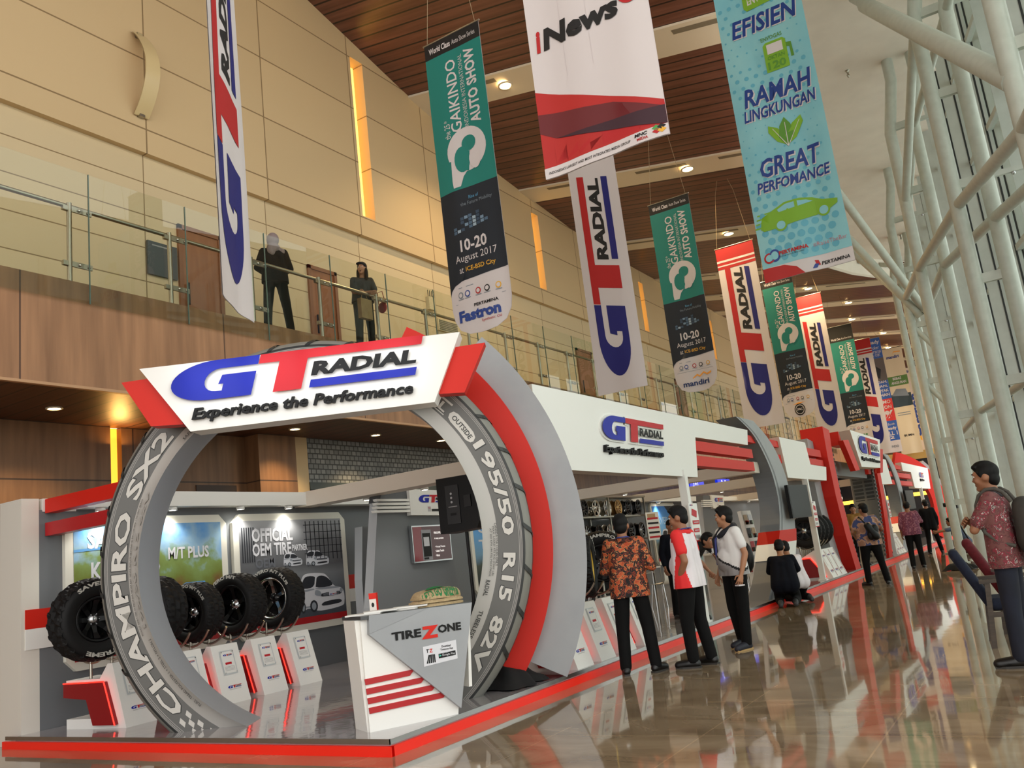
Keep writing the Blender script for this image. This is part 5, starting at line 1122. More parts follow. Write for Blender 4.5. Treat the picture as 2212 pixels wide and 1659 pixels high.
def gk_art(spons, teal=TEAL):
    def art(b, F, w, h, st):
        b.rect(F, 0, 2.16, w, 4.37, teal, .003, st); b.rect(F, 0, 4.37, w, h, BLK, .003, st)
        b.shape(F, [(.0, .62), (.03, .7), (.1, .76), (.25, .80), (w, .84), (w, 2.16), (0, 2.16)], NAVY, .003, st)
        tt = lambda s, x0, y0, x1, y1, m, bold=.02, shear=0: b.text(F, s, x0, y0, x1, y1, m, .006, bold, shear, st)
        tt('World Class', .08, 4.44, .47, 4.54, BW, .03); tt('Auto Show Series', .5, 4.45, .92, 4.53, BW, 0)
        R_ = lambda s, y0, y1, x0, x1, bold, m=BW: b.text(rot(F, x1, y0), s, 0, 0, y1 - y0, x1 - x0, m, .006, bold, 0, swap(st))
        R_('the 25', 2.98, 3.22, .22, .32, 0); R_('th', 3.24, 3.28, .22, .27, 0); R_('GAIKINDO', 3.05, 4.22, .34, .52, .01); R_('INDONESIA INTERNATIONAL', 3.08, 4.24, .57, .64, -.01); R_('AUTO SHOW', 3.08, 4.28, .68, .86, .03)
        P = [(.28, 2.62), (.27, 2.3), (.28, 2.2), (.40, 2.2), (.46, 2.34), (.52, 2.40)] + arc2(.56, 2.74, .33, .34, -PI / 2 + .15, PI + .35, 24)
        b.shape(F, P, BW, .006, st); b.disc(F, .60, 2.82, .12, .12, teal, .009, 20); b.disc(F, .47, 2.6, .13, .2, teal, .009, 20); b.shape(F, [(.52, 2.70), (.60, 2.70), (.56, 2.40), (.5, 2.42)], teal, .009)
        b.disc(F, .68, 2.56, .1, .16, BW, .01, 16)
        tt('Rise of', .5, 1.98, .66, 2.03, mat('banner_sky_blue', (90, 160, 200), .55), 0); tt('the Future Mobility', .36, 1.88, .88, 1.95, BGREY, 0)
        rr = random.Random(5)
        for i in range(9):
            for j in range(4):
                if (j < 2 or 2 <= i <= 6) and rr.random() < .85: b.rect(F, .2 + i * .065, 1.5 + j * .055 + i * .01, .2 + i * .065 + .055, 1.5 + j * .055 + i * .01 + .045, mat('pixel_%d' % (i * 3 % 4), [(70, 96, 120), (110, 136, 158), (48, 70, 92), (150, 170, 184)][i * 3 % 4], .5), .006)
        tt('10-20', .28, 1.22, .72, 1.4, BW, .025); tt('August 2017', .17, 1.04, .86, 1.18, BW, .0); tt('at', .22, .91, .29, .99, BW, 0); tt('ICE-BSD City', .33, .9, .82, .99, BGOLD, .01)
        b.rect(F, .16, .705, .42, .715, BGREY, .005); 
        for k, (x, m) in enumerate([(.15, BGREY), (.27, BBL2), (.45, BRED), (.6, BK), (.78, BGOLD)]): b.disc(F, x + .04, .6, .045, .05, m, .005, 12); b.disc(F, x + .04, .6, .03, .032, BW, .007, 12); b.rect(F, x - .01, .535, x + .09, .545, BGREY, .005)
        b.rect(F, .08, .48, .92, .486, BGREY, .005)
        spons(b, F, tt)
    return art
def sp_fastron(b, F, tt): tt('PERTAMINA', .4, .385, .80, .43, BK, .03); tt('Fastron', .12, .2, .82, .37, BBL2, .05); tt('Synthetic Oil', .5, .13, .82, .18, BRED, 0)
def sp_mandiri(b, F, tt):
    tt('mandiri', .18, .14, .78, .27, mat('mandiri_ink', (24, 50, 100), .5), .03)
    b.shape(F, [(.42, .30), (.52, .36), (.58, .32), (.68, .39), (.76, .33), (.86, .37), (.86, .41), (.76, .37), (.68, .43), (.58, .36), (.52, .40), (.42, .33)], BORG, .006)
def sp_badge(b, F, tt): b.disc(F, .5, .24, .17, .19, BK, .005, 24); b.disc(F, .5, .24, .14, .155, BW, .007, 24); b.disc(F, .5, .24, .12, .13, BK, .009, 24); b.text(F, '78C', .41, .2, .59, .28, BW, .011, .03); b.shape(F, [(.3, .42), (.48, .47), (.7, .46), (.5, .42)], BORG, .006)
def sp_elite(b, F, tt): tt('ELITE', .4, .14, .82, .22, mat('elite_green', (60, 130, 70), .5), .03, .3); [b.disc(F, .56 + k * .1, .3, .04, .04, mat('elite_green', (60, 130, 70), .5), .006, 10) for k in range(3)]
def inews(b, F, w, h, st):
    b.rect(F, 0, .12, w, .3, BRED, .003, st); b.shape(F, [(0, .1), (w, .1), (w, .32), (0, .87)], mat('news_red', (176, 30, 26), .55), .003, st); b.shape(F, [(0, .45), (.15, .36), (w, .12), (w, .26), (.75, .47), (0, .64)], mat('news_maroon', (100, 22, 28), .55), .005, st); b.shape(F, [(.15, .36), (w, .1), (w, .27)], mat('news_plum', (52, 16, 32), .55), .007, st)
    b.rect(F, 0, 0, w, .1, BW, .008, st); b.text(F, "INDONESIA'S LARGEST AND MOST INTEGRATED MEDIA GROUP", .04, .035, .86, .06, BK, .011, .01, .2, st); b.text(F, 'MNC', .9, .055, 1.02, .085, BK, .011, .04, .2, st); b.text(F, 'MEDIA', .92, .02, 1.02, .045, BRED, .011, .03, 0, st)
    for k, m in enumerate((BRED, BGOLD, mat('news_green', (70, 150, 70), .5), BK)): b.shape(F, [(1.06 + .045 * (k % 2), .055 + .03 * (k // 2)), (1.1 + .045 * (k % 2), .03 + .03 * (k // 2)), (1.14 + .045 * (k % 2), .055 + .03 * (k // 2)), (1.1 + .045 * (k % 2), .08 + .03 * (k // 2))], m, .011)
    b.text(F, 'i', .075, 1.24, .125, 1.46, BRED, .006, .05, .1, st); b.text(F, 'News', .145, 1.235, .93, 1.455, BK, .006, .045, .1, st); b.disc(F, 1.04, 1.46, .12, .15, BRED, .006, 24); b.text(F, 'TV', .97, 1.42, 1.11, 1.52, BW, .009, .04, .1)
    for x in (.35, .62): b.rect(F, x, .9, x + .003, h, mat('fold_line', (200, 192, 192), .6), .002, st)
AQUA = noisy('banner_aqua', (120, 186, 200), (142, 198, 204), 1.2, .55); DOT = mat('banner_dots', (92, 168, 190), .55); CY = mat('banner_ink_deep_blue', (9, 52, 128), .5); LIME = mat('banner_lime', (120, 170, 36), .55); DLIME = mat('banner_dark_lime', (84, 140, 40), .5)
def pert(b, F, w, h, st):
    b.rect(F, 0, .2, w, h, AQUA, .003, st); rr = random.Random(2)
    for j in range(42):
        for i in range(9):
            y = .3 + j * .13; r_ = .055 * max(.15, 1 - abs(y - .5) / 1.9) if y < 2.4 else (.03 if (j % 3) else .035) * (.7 + .3 * math.sin(j * .7))
            x = .06 + i * .135 + (j % 2) * .067
            if x < w - .06 and y < h - .1 and rr.random() < .9: b.disc(F, x, y, r_, r_, DOT, .005, 10)
    b.shape(F, [(0, 0), (w, 0), (w, .15), (.75, .17), (.5, .2), (0, .2)], BW, .007, st); b.shape(F, [(0, 0), (.56, .0), (.46, .12), (.3, .185), (0, .2)], mat('news_red', (176, 30, 26), .55), .009, st); b.text(F, 'PERTAMINA', .78, .05, 1.15, .1, BK, .011, .03, .2, st)
    b.shape(F, [(.66, .03), (.72, .03), (.75, .08), (.7, .09)], BBL2, .011); b.shape(F, [(.72, .06), (.77, .06), (.75, .13), (.7, .14)], BRED, .011)
    def tt(s, x0, y0, x1, y1, m, bold=.025, shear=.2, white=True):
        if white: b.text(F, s, x0 + .012, y0 - .015, x1 + .012, y1 - .015, BW, .009, bold + .01, shear, st)
        b.text(F, s, x0, y0, x1, y1, m, .012, bold, shear, st)
    tt('PERTAMINA', .26, .335, .66, .39, BRED, .035, 0, False); tt('Energi untuk Bersama', .26, .30, .6, .325, BK, 0, 0, False); tt('#RaiseTheBar', .72, .32, 1.16, .385, mat('tag_pink', (196, 110, 120), .5), -.01, 0, False)
    b.disc(F, .12, .33, .075, .075, BRED, .009, 20); b.disc(F, .12, .33, .05, .05, AQUA, .011, 20); b.disc(F, .2, .35, .075, .09, BBL2, .009, 20); b.disc(F, .2, .35, .05, .06, AQUA, .011, 20)
    P = [(.08, .76), (.12, .72), (.28, .72), (.85, .76), (.95, .76), (1.13, .84), (1.14, .9), (.95, .95), (.82, 1.02), (.66, 1.06), (.45, 1.06), (.3, 1.0), (.12, .92), (.1, .86)]
    b.shape(F, P, LIME, .009, st)
    for q in ([(.34, .98), (.46, 1.03), (.58, 1.03), (.58, .95), (.36, .94)], [(.62, .95), (.62, 1.03), (.74, 1.01), (.82, .97)]): b.shape(F, q, AQUA, .011)
    for x, y in ((.36, .75), (.94, .8)): b.disc(F, x, y, .085, .085, LIME, .011, 20); b.disc(F, x, y, .06, .06, AQUA, .013, 18)
    for k in range(4): b.rect(F, .0 + k * .02, .78 + k * .06, .2 + k * .03, .8 + k * .06, LIME, .009)
    tt('PERFOMANCE', .13, 1.27, 1.13, 1.43, CY); tt('GREAT', .22, 1.48, 1.05, 1.76, CY)
    for q, m in (([(.65, 1.86), (.52, 1.95), (.42, 2.12), (.43, 2.22), (.55, 2.15), (.64, 2.02)], LIME), ([(.65, 1.86), (.78, 1.94), (.9, 2.14), (.88, 2.24), (.75, 2.16), (.66, 2.02)], LIME), ([(.65, 1.84), (.55, 2.0), (.58, 2.16), (.66, 2.28), (.73, 2.16), (.76, 2.0)], DLIME)): b.shape(F, q, m, .009 if m is LIME else .011)
    for x0, y0, x1, y1 in ((.65, 1.84, .48, 2.16), (.65, 1.84, .85, 2.18), (.65, 1.84, .655, 2.2)): b.shape(F, [(x0, y0), (x1, y1), (x1 + .008, y1), (x0 + .012, y0)], BW, .013)
    tt('LINGKUNGAN', .13, 2.36, 1.14, 2.54, CY); tt('RAMAH', .17, 2.58, 1.13, 2.86, CY)
    b.shape(F, [(.56, 3.0), (.88, 3.0), (.88, 3.42), (.84, 3.46), (.6, 3.46), (.56, 3.42)], LIME, .009); b.rect(F, .61, 3.27, .83, 3.42, BW, .011); tt('OKTAN', .6, 3.18, .84, 3.24, DLIME, .02, 0, False); tt('120', .59, 3.03, .84, 3.15, DLIME, .03, 0, False); tt('ENVOGAS', .55, 3.49, .85, 3.55, DLIME, .01, 0, False); b.shape(F, [(.88, 3.36), (.95, 3.34), (.96, 3.12), (.92, 3.12), (.92, 3.28), (.88, 3.3)], DLIME, .01)
    tt('EFISIEN', .17, 3.68, 1.12, 3.96, CY)
    b.shape(F, [(.4, 4.1), (.44, 4.05), (.9, 4.08), (.95, 4.12), (.95, 4.3), (.9, 4.34), (.44, 4.31), (.4, 4.27)], LIME, .009); tt('ENVOGAS', .46, 4.13, .9, 4.25, BW, .03, .1, False); b.shape(F, [(.5, 4.36), (.82, 4.38), (.8, 4.6), (.52, 4.58)], DLIME, .009); tt('200', .56, 4.4, .76, 4.47, BW, .02, .1, False)
def far_art(kind):
    def art(b, F, w, h, st):
        tt = lambda s, x0, y0, x1, y1, m, bold=.03: b.text(F, s, x0 * w, y0 * h, x1 * w, y1 * h, m, .008, bold, 0, None)
        if kind == 'blue':
            B3 = mat('broker_blue', (48, 92, 170), .5); b.rect(F, 0, .1 * h, w, h, B3, .003, st); b.rect(F, 0, .62 * h, w, .82 * h, mat('broker_photo', (96, 90, 92), .5), .005, st); b.shape(F, [(.2 * w, .68 * h), (.7 * w, .64 * h), (.8 * w, .72 * h), (.4 * w, .79 * h)], PK, .007); b.rect(F, 0, .27 * h, w, .46 * h, mat('broker_red', (206, 54, 54), .5), .005, st)
            tt('Futuready', .04, .94, .96, .98, BW); tt('Broker', .5, .90, .9, .93, BW, 0); tt('asuransi', .4, .865, .95, .895, BW, 0); tt('resmi OJK', .35, .83, .9, .86, BW, 0)
            for k, s in enumerate(('MUDAH,', 'AMAN,', 'BANYAK', 'PILIHAN')): tt(s, .3, .595 - k * .037, .95, .62 - k * .037, BW)
            tt('PROMO', .2, .42, .92, .45, BW, .02); tt('DISKON', .2, .375, .92, .405, BW, .02); tt('0%', .35, .29, .95, .36, BW, .05); tt('Kunjungi Booth', .2, .225, .9, .25, BW, 0); tt('Futuready', .2, .185, .95, .22, BW); tt('HALL 1', .3, .145, .95, .18, BW); tt('12', .45, .115, .8, .138, BW); tt('GAIKINDO', .3, .04, .9, .06, BGREY)
        if kind == 'cream':
            tt('mandiri', .2, .9, .8, .93, BBL2); b.shape(F, [(.5 * w, .94 * h), (.6 * w, .955 * h), (.9 * w, .95 * h), (.9 * w, .96 * h), (.6 * w, .965 * h)], BORG, .006); G2 = mat('cream_green', (84, 124, 60), .5); b.rect(F, 0, .64 * h, w, .73 * h, G2, .004, st); tt('BEBAS', .3, .695, .7, .72, BW); tt('ANGSURAN', .2, .655, .9, .68, BW); b.rect(F, 0, .44 * h, w, .56 * h, mat('cream_car', (40, 60, 72), .4), .004, st); b.shape(F, [(.1 * w, .55 * h), (.9 * w, .53 * h), (.8 * w, .6 * h), (.35 * w, .61 * h)], BGREY, .005)
            for k in range(2): b.rect(F, .2 * w, (.38 - k * .02) * h, .8 * w, (.386 - k * .02) * h, BGREY, .005)
            tt('BUMN', .3, .16, .75, .18, BK)
        if kind == 'oil':
            tt('BUMN', .3, .94, .8, .97, BBL2); b.text(rot(F, .62 * w, .22 * h), 'Fastron', 0, 0, .48 * h, .42 * w, BBL2, .006, .04); b.text(rot(F, .85 * w, .45 * h), 'Synthetic Oil', 0, 0, .2 * h, .1 * w, BRED, .006, 0); b.shape(F, [(.2 * w, .2 * h), (.6 * w, .13 * h), (.6 * w, .25 * h)], BGOLD, .006)
    return art
GKG = 'show banners with teal top and rounded foot'; GTG = 'white tyre maker banners with upright emblem'
banner('nearest long white banner with sideways tyre emblem, seen almost edge on at upper left', -6.19, 5.25, 4.08, 1.0, 5.2, gt_art, D(123), 3, .02, group=GTG)
banner('teal and navy show banner nearest the camera, with an oil sponsor at its rounded foot', -6.70, 9.75, 4.48, 1.0, 4.62, gk_art(sp_fastron), 0, 5, .018, group=GKG, rounded=True)
banner('white emblem banner left of the second teal banner, below the news banner', -6.80, 14.4, 4.15, 1.0, 5.2, gt_art, 0, 7, .02, group=GTG)
banner('second teal and navy show banner, with the orange wave logo at its foot', -6.76, 18.5, 4.57, 1.0, 4.62, gk_art(sp_mandiri), 0, 9, .02, group=GKG, rounded=True)
banner('white emblem banner half hidden behind the aqua fuel banner', -6.75, 23.3, 4.1, 1.08, 5.2, gt_art, 0, 11, .02, group=GTG)
banner('third teal and navy show banner, with a round black badge at its foot', -6.78, 28.0, 4.75, 1.0, 4.62, gk_art(sp_badge), 0, 13, .02, group=GKG, rounded=True)
banner('white emblem banner with red head right of the third teal banner', -6.9, 33.0, 4.55, 1.0, 5.3, gt_art, 0, 15, .02, group=GTG)
banner('fourth and farthest full teal show banner, with a green word at its foot', -6.85, 38.2, 4.5, 1.0, 5.05, gk_art(sp_elite), 0, 17, .02, group=GKG)
banner('farthest white emblem banner with red head', -6.95, 43.0, 4.4, 1.05, 5.3, gt_art, 0, 19, .02, group=GTG)
banner('wide white news banner with red and maroon shapes at its foot, top centre', -3.29, 6.5, 4.65, 1.2, 5.4, inews, 0, 21, .016, base=BW)
banner('wide aqua fuel banner with green car and leaves, top right', -2.79, 11.76, 4.68, 1.2, 5.2, pert, 0, 23, .02, base=BW)
banner('tall blue and red insurance banner far down the hall', -7.2, 47.5, 4.5, 1.15, 6.0, far_art('blue'), 0, 25, .02)
banner('cream bank banner with green band far down the hall', -6.7, 52.0, 4.6, 1.1, 6.0, far_art('cream'), 0, 27, .02, base=mat('banner_cream', (214, 198, 168), .6))
banner('pale oil banner with sideways blue word far down the hall', -6.5, 57.0, 4.7, 1.1, 5.4, far_art('oil'), 0, 29, .02, base=mat('banner_pale', (216, 202, 190), .6))
banner('farthest show banner with orange top, beside the tubes', -6.4, 62.0, 4.9, 1.1, 4.62, gk_art(sp_fastron, BORG), 0, 31, .02)
# ================================================================== PEOPLE
TS = bpy.data.scenes.new('build')
def fuse(mb, vox, smooth=4):
    me = bpy.data.meshes.new('t'); me.from_pydata(mb.v, [], [list(f) for f in mb.f]); o = bpy.data.objects.new('t', me); TS.collection.objects.link(o)
    m = o.modifiers.new('r', 'REMESH'); m.mode = 'VOXEL'; m.voxel_size = vox
    s = o.modifiers.new('s', 'SMOOTH'); s.iterations = smooth; s.factor = .5
    vl = TS.view_layers[0]; vl.update(); dg = vl.depsgraph; ev = o.evaluated_get(dg); r = ev.to_mesh()
    vs = [tuple(v.co) for v in r.vertices]; fs = [tuple(p.vertices) for p in r.polygons]; ev.to_mesh_clear()
    bpy.data.objects.remove(o); bpy.data.meshes.remove(me); return vs, fs
def cut_below(vs, fs, z):
    bm = bmesh.new(); bv = [bm.verts.new(v) for v in vs]
    for f in fs: bm.faces.new([bv[i] for i in f])
    bmesh.ops.bisect_plane(bm, geom=bm.verts[:] + bm.edges[:] + bm.faces[:], plane_co=(0, 0, z), plane_no=(0, 0, 1), clear_inner=True)
    ed = [e for e in bm.edges if e.is_boundary]
    if ed: bmesh.ops.edgeloop_fill(bm, edges=ed)
    bm.verts.index_update(); vs = [tuple(v.co) for v in bm.verts]; fs = [tuple(v.index for v in f.verts) for f in bm.faces]; bm.free(); return vs, fs
SKIN = mat('skin_brown', (150, 102, 74), .55); SKIN2 = mat('skin_tan', (172, 122, 90), .55); HAIR = noisy('black_hair', (7, 6, 6), (13, 11, 11), 40, .65, spec=.25); EYEW = mat('eye_white', (214, 208, 200), .3); IRIS = mat('eye_dark', (26, 18, 14), .2); LIP = mat('lips', (112, 70, 58), .6)
TRO = noisy('black_trousers', (9, 9, 10), (13, 13, 14), 6, .85, spec=.2); SHOE = mat('black_shoes', (9, 9, 10), .4); SOLE = mat('shoe_sole', (50, 48, 46), .6)
BASE = dict(pel=(0, 0, .93), chest=(0, .01, 1.24), neck=(0, -.01, 1.42), head=(0, .022, 1.558), shL=(-.175, 0, 1.385), shR=(.175, 0, 1.385), elL=(-.235, -.03, 1.11), elR=(.235, -.03, 1.11), wrL=(-.245, .05, .87), wrR=(.245, .05, .87),
    hipL=(-.09, 0, .9), hipR=(.09, 0, .9), knL=(-.105, .02, .49), knR=(.105, .02, .49), anL=(-.115, -.02, .085), anR=(.115, -.02, .085), toL=(-.135, .15, .035), toR=(.135, .15, .035))
KNEEL = dict(pel=(0, -.16, .36), chest=(0, .04, .66), neck=(0, .14, .84), head=(0, .22, .97), shL=(-.18, .10, .79), shR=(.18, .10, .79), elL=(-.24, .24, .58), elR=(.24, .24, .58), wrL=(-.12, .42, .5), wrR=(.12, .42, .5),
    hipL=(-.1, -.14, .33), hipR=(.1, -.14, .33), knL=(-.15, .26, .09), knR=(.15, .26, .09), anL=(-.12, -.22, .09), anR=(.12, -.22, .09), toL=(-.12, -.34, .05), toR=(.12, -.34, .05))
def person(label, loc, az, H=1.7, pose=None, base=BASE, fat=1.0, skin=SKIN, hair='short', shirt=None, sleeve=.55, hem=.84, trousers=TRO, shoes=SHOE, paint=None, hy=0, hp=0, vox=.013, collar=None, lanyard=None, sole=None, nohair=False):
    J = {k: V(v) for k, v in base.items()}
    for k, v in (pose or {}).items(): J[k] = V(v)
    s = H / 1.7
    root = thing('person', label, 'person', loc, D(az - 90)); root.matrix_basis = root.matrix_basis @ Matrix.Scale(s, 4)
    def done(b, name, par=None):
        o = b.build(name); o.parent = par or root; return o
    HR = Matrix.Rotation(D(hy), 3, 'Z') @ Matrix.Rotation(D(hp), 3, 'X') @ Matrix.Scale(1.06, 3); hc = J['head']
    hp_ = lambda x, y, z: hc + HR @ V((x, y, z))
    ctr = lambda a, b_, t: J[a].lerp(J[b_], t)
    # one continuous body
    b = MB(); c = b.cap
    b.ball(hp_(0, -.008, .022), (.073, .09, .097), skin, 16, 12, HR); b.ball(hp_(0, .022, -.035), (.06, .062, .072), skin, 14, 10, HR); c(hp_(0, .03, -.06), hp_(0, .06, -.088), .045, .026, skin)
    c(hp_(0, .084, .012), hp_(0, .094, -.022), .009, .0125, skin); c(hp_(-.03, .078, .034), hp_(.03, .078, .034), .016, .016, skin)
    for sx in (-1, 1): b.ball(hp_(sx * .076, -.005, -.002), (.013, .024, .033), skin, 10, 8, HR); b.ball(hp_(sx * .036, .062, -.02), (.026, .026, .03), skin, 10, 8)
    c(J['neck'] + V((0, 0, -.05)), hp_(0, -.015, -.05), .058, .054, skin)
    c(J['shL'], J['shR'], .05, .05, skin); c(J['chest'] + V((-.06, 0, 0)), J['chest'] + V((.06, 0, 0)), .075, .075, skin); c(J['chest'], J['pel'], .075, .075, skin); c(J['neck'], J['chest'], .055, .075, skin)
    fingers = []
    for q, sx in (('L', -1), ('R', 1)):
        sh, el, wr = J['sh' + q], J['el' + q], J['wr' + q]
        c(sh, el, .048, .038, skin); c(el, el.lerp(wr, .4), .038, .038, skin); c(el.lerp(wr, .4), wr, .038, .025, skin)
        d = (wr - el).normalized(); up = V((0, 1, 0)) if abs(d.y) < .8 else V((0, 0, 1)); side = d.cross(V((sx, .15, .1))).normalized(); nn = d.cross(side).normalized()
        if nn.x * sx > 0: nn = -nn
        p0 = wr + d * .025; p1 = wr + d * .085
        for e in (-1, 0, 1): c(p0 + side * .012 * e, p1 + side * .024 * e, .02, .017, skin)
        for f_, (off, ln) in enumerate(((-.033, .058), (-.011, .072), (.011, .068), (.032, .054))):
            a0 = p1 + side * off; a1 = a0 + (d * .85 + nn * .35).normalized() * ln * .5; a2 = a1 + (d * .45 + nn * .9).normalized() * ln * .5; fingers.append((a0 - d * .01, a1, a2, .0085))
        a0 = p0 + side * .03; fingers.append((a0, a0 + (d * .6 + side * .7 + nn * .3).normalized() * .035, a0 + (d * .9 + side * .4 + nn * .5).normalized() * .065, .0095))
        hi, kn, an, to = J['hip' + q], J['kn' + q], J['an' + q], J['to' + q]
        c(J['pel'], hi, .075, .075, skin); c(hi, kn, .075, .052, skin); c(kn, an, .05, .035, skin); c(an, to + V((0, 0, .0)), .03, .022, skin)
    vs, fs = fuse(b, vox, 3)
    b = MB(); b.add(vs, fs, skin, True)
    for a0, a1, a2, r in fingers: b.path([a0, a1, a2], [r, r, r * .8], skin, 7); b.ball(a2, r * .8, skin, 7, 5)
    for sx in (-1, 1):
        b.ball(hp_(sx * .031, .079, .014), (.0135, .008, .0085), EYEW, 10, 8, HR); b.ball(hp_(sx * .031, .0845, .014), (.006, .004, .0065), IRIS, 8, 6, HR)
        c2 = hp_(sx * .016, .093, .036), hp_(sx * .048, .083, .038); b.cap(c2[0], c2[1], .0045, .0035, HAIR, 6)
    b.ball(hp_(0, .078, -.052), (.02, .008, .0055), LIP, 10, 6, HR); b.ball(hp_(0, .077, -.062), (.017, .008, .005), LIP, 10, 6, HR)
    done(b, 'body')
    # hair
    b = MB(); h_ = lambda p, r: b.ball(hp_(*p), r, HAIR, 16, 12, HR)
    if hair == 'short':
        h_((0, -.018, .046), (.081, .094, .086)); h_((0, -.048, -.01), (.072, .056, .07)); h_((0, .058, .092), (.056, .032, .024)); h_((0, .0, .11), (.06, .07, .03))
        for sx in (-1, 1): h_((sx * .068, .012, .03), (.012, .03, .035))
    elif hair == 'crop': h_((0, -.016, .04), (.078, .092, .084)); h_((0, -.046, -.005), (.068, .052, .055))
    elif hair == 'long':
        h_((0, -.02, .046), (.085, .096, .088)); h_((0, -.06, -.06), (.085, .06, .13)); h_((.075, .0, -.1), (.03, .04, .12)); h_((-.075, .0, -.1), (.03, .04, .12)); h_((0, -.07, -.18), (.09, .05, .09)); h_((.02, .06, .085), (.06, .03, .03))
    if hair == 'hijab':
        vm = mat('grey_headscarf', (138, 122, 120), .85)
        b.ball(hp_(0, -.02, .03), (.094, .108, .112), vm, 16, 12, HR); b.ball(hp_(0, -.03, -.11), (.11, .1, .09), vm, 16, 12); b.ball(hp_(-.05, -.1, -.16), (.07, .05, .1), vm, 12, 10); b.ball(hp_(.12, -.06, -.17), (.05, .05, .06), vm, 12, 10)
        b.cap(hp_(-.14, -.02, -.2), hp_(-.17, -.02, -.3), .04, .025, vm)
        vs, fs = fuse(b, vox, 3); b = MB(); b.add(vs, fs, vm, True); done(b, 'headscarf')
    else:
        vs, fs = fuse(b, vox * .8, 2); b = MB(); b.add(vs, fs, HAIR, True); done(b, 'hair')
    # shirt
    def torso(r0, low):
        b = MB(); c = b.cap
        c(J['shL'] + V((.015, 0, -.02)), J['shR'] + V((-.015, 0, -.02)), r0 - .045, r0 - .045, SKIN); c(J['neck'] + V((0, 0, -.06)), J['chest'], .075, r0 * fat, SKIN)
        for sx, q in ((-1, 'L'), (1, 'R')):
            a = J['chest'] + (J['sh' + q] - J['chest']) * .45; e = J['hip' + q] + V((0, 0, .02)); mid = a.lerp(e, .55)
            c(a, mid, r0 * .95, r0 * .97 * fat, SKIN); c(mid, e, r0 * .97 * fat, r0 * 1.06 * fat, SKIN)
            if low: c(e, e + V((0, 0, -.16)), r0 * 1.06 * fat, r0 * 1.1 * fat, SKIN)
            c(J['sh' + q] + V((-sx * .01, 0, -.01)), J['sh' + q].lerp(J['el' + q], min(1, sleeve + .0)), .067, .064 if sleeve < .8 else .056, SKIN)
            if sleeve >= 1: c(J['el' + q], J['el' + q].lerp(J['wr' + q], min(1, sleeve - 1)), .055, .042, SKIN)
        c(J['chest'], J['pel'], r0 * .98, r0 * 1.04 * fat, SKIN)
        if low: c(J['pel'], J['pel'] + V((0, 0, -.12)), r0 * 1.04 * fat, r0 * 1.04 * fat, SKIN)
        if fat > 1.05: b.ball(J['chest'].lerp(J['pel'], .62) + V((0, .06, 0)), (.14 * fat, .12 * fat, .16), SKIN)
        return b
    vs, fs = fuse(torso(.118, hem is not None), vox * 1.05, 5)
    if hem is not None: vs, fs = cut_below(vs, fs, hem)
    b = MB()
    if paint is None: b.add(vs, fs, shirt, True)
    else:
        for f in fs:
            cx = sum(vs[i][0] for i in f) / len(f); cy = sum(vs[i][1] for i in f) / len(f); cz = sum(vs[i][2] for i in f) / len(f); b.mi(paint(cx, cy, cz))
        b.v = list(vs); b.f = [list(f) for f in fs]; b.s = [True] * len(fs)
        for f in fs:
            cx = sum(vs[i][0] for i in f) / len(f); cy = sum(vs[i][1] for i in f) / len(f); cz = sum(vs[i][2] for i in f) / len(f); b.m.append(b.mi(paint(cx, cy, cz)))
    SHO = done(b, 'shirt')
    if collar: 
        b = MB(); b.lathe([(.062, .035), (.07, .03), (.082, -.005), (.075, -.01), (.062, .0)], J['neck'] + V((0, -.005, -.012)), (0, -.25, 1), collar, 20, close=True); done(b, 'collar', SHO)
    if lanyard:
        b = MB(); nk = J['neck']; pts = [nk + V((x, y, z)) for x, y, z in ((-.05, .13, -.3), (-.075, .1, -.12), (-.078, .02, .012), (-.05, -.075, .022), (0, -.092, .02), (.05, -.075, .022), (.078, .02, .012), (.075, .1, -.12), (.05, .13, -.3))]; b.path(pts, .008, lanyard, 6); done(b, 'lanyard')
    # trousers and shoes
    b = MB(); c = b.cap; c(J['pel'] + V((-.05, 0, .0)), J['pel'] + V((.05, 0, .0)), .105 * fat, .105 * fat, SKIN)
    for q in 'LR':
        hi, kn, an = J['hip' + q], J['kn' + q], J['an' + q]; c(J['pel'].lerp(hi, .5), hi, .1 * fat, .097 * fat, SKIN); c(hi, kn, .096 * fat, .076, SKIN); c(kn, an, .074, .064, SKIN)
    vs, fs = fuse(b, vox * 1.05, 5)
    if base is BASE: vs, fs = cut_below(vs, fs, .055)
    b = MB(); b.add(vs, fs, trousers, True); done(b, 'trousers')
    for q in 'LR':
        an, to = J['an' + q], J['to' + q]; b = MB(); d = (to - an); d.z = 0 if base is BASE else d.z; d.normalize(); heel = an - d * .03 + V((0, 0, -.04 if base is BASE else 0))
        b.cap(heel, to, .045, .04, shoes); b.cap(heel.lerp(to, .35) + V((0, 0, .008)), to, .05, .044, shoes); b.cap(an, heel, .052, .045, shoes)
        vs, fs = fuse(b, .011, 3)
        if base is BASE: vs = [(x, y, max(z, .0)) for x, y, z in vs]
        b = MB(); b.add(vs, fs, shoes, True)
        if base is BASE: 
            u = V((-d.y, d.x, 0)); z0 = V((0, 0, 0)); P = [heel - d * .04 + u * .03, heel - d * .04 - u * .03, to - d * .05 - u * .043, to + d * .03 - u * .028, to + d * .03 + u * .028, to - d * .05 + u * .043]
            b.prism([(p.x, p.y) for p in P][::-1], lambda x, y, h: V((x, y, h)), 0, .018, sole or SOLE)
        done(b, 'shoe')
    return root
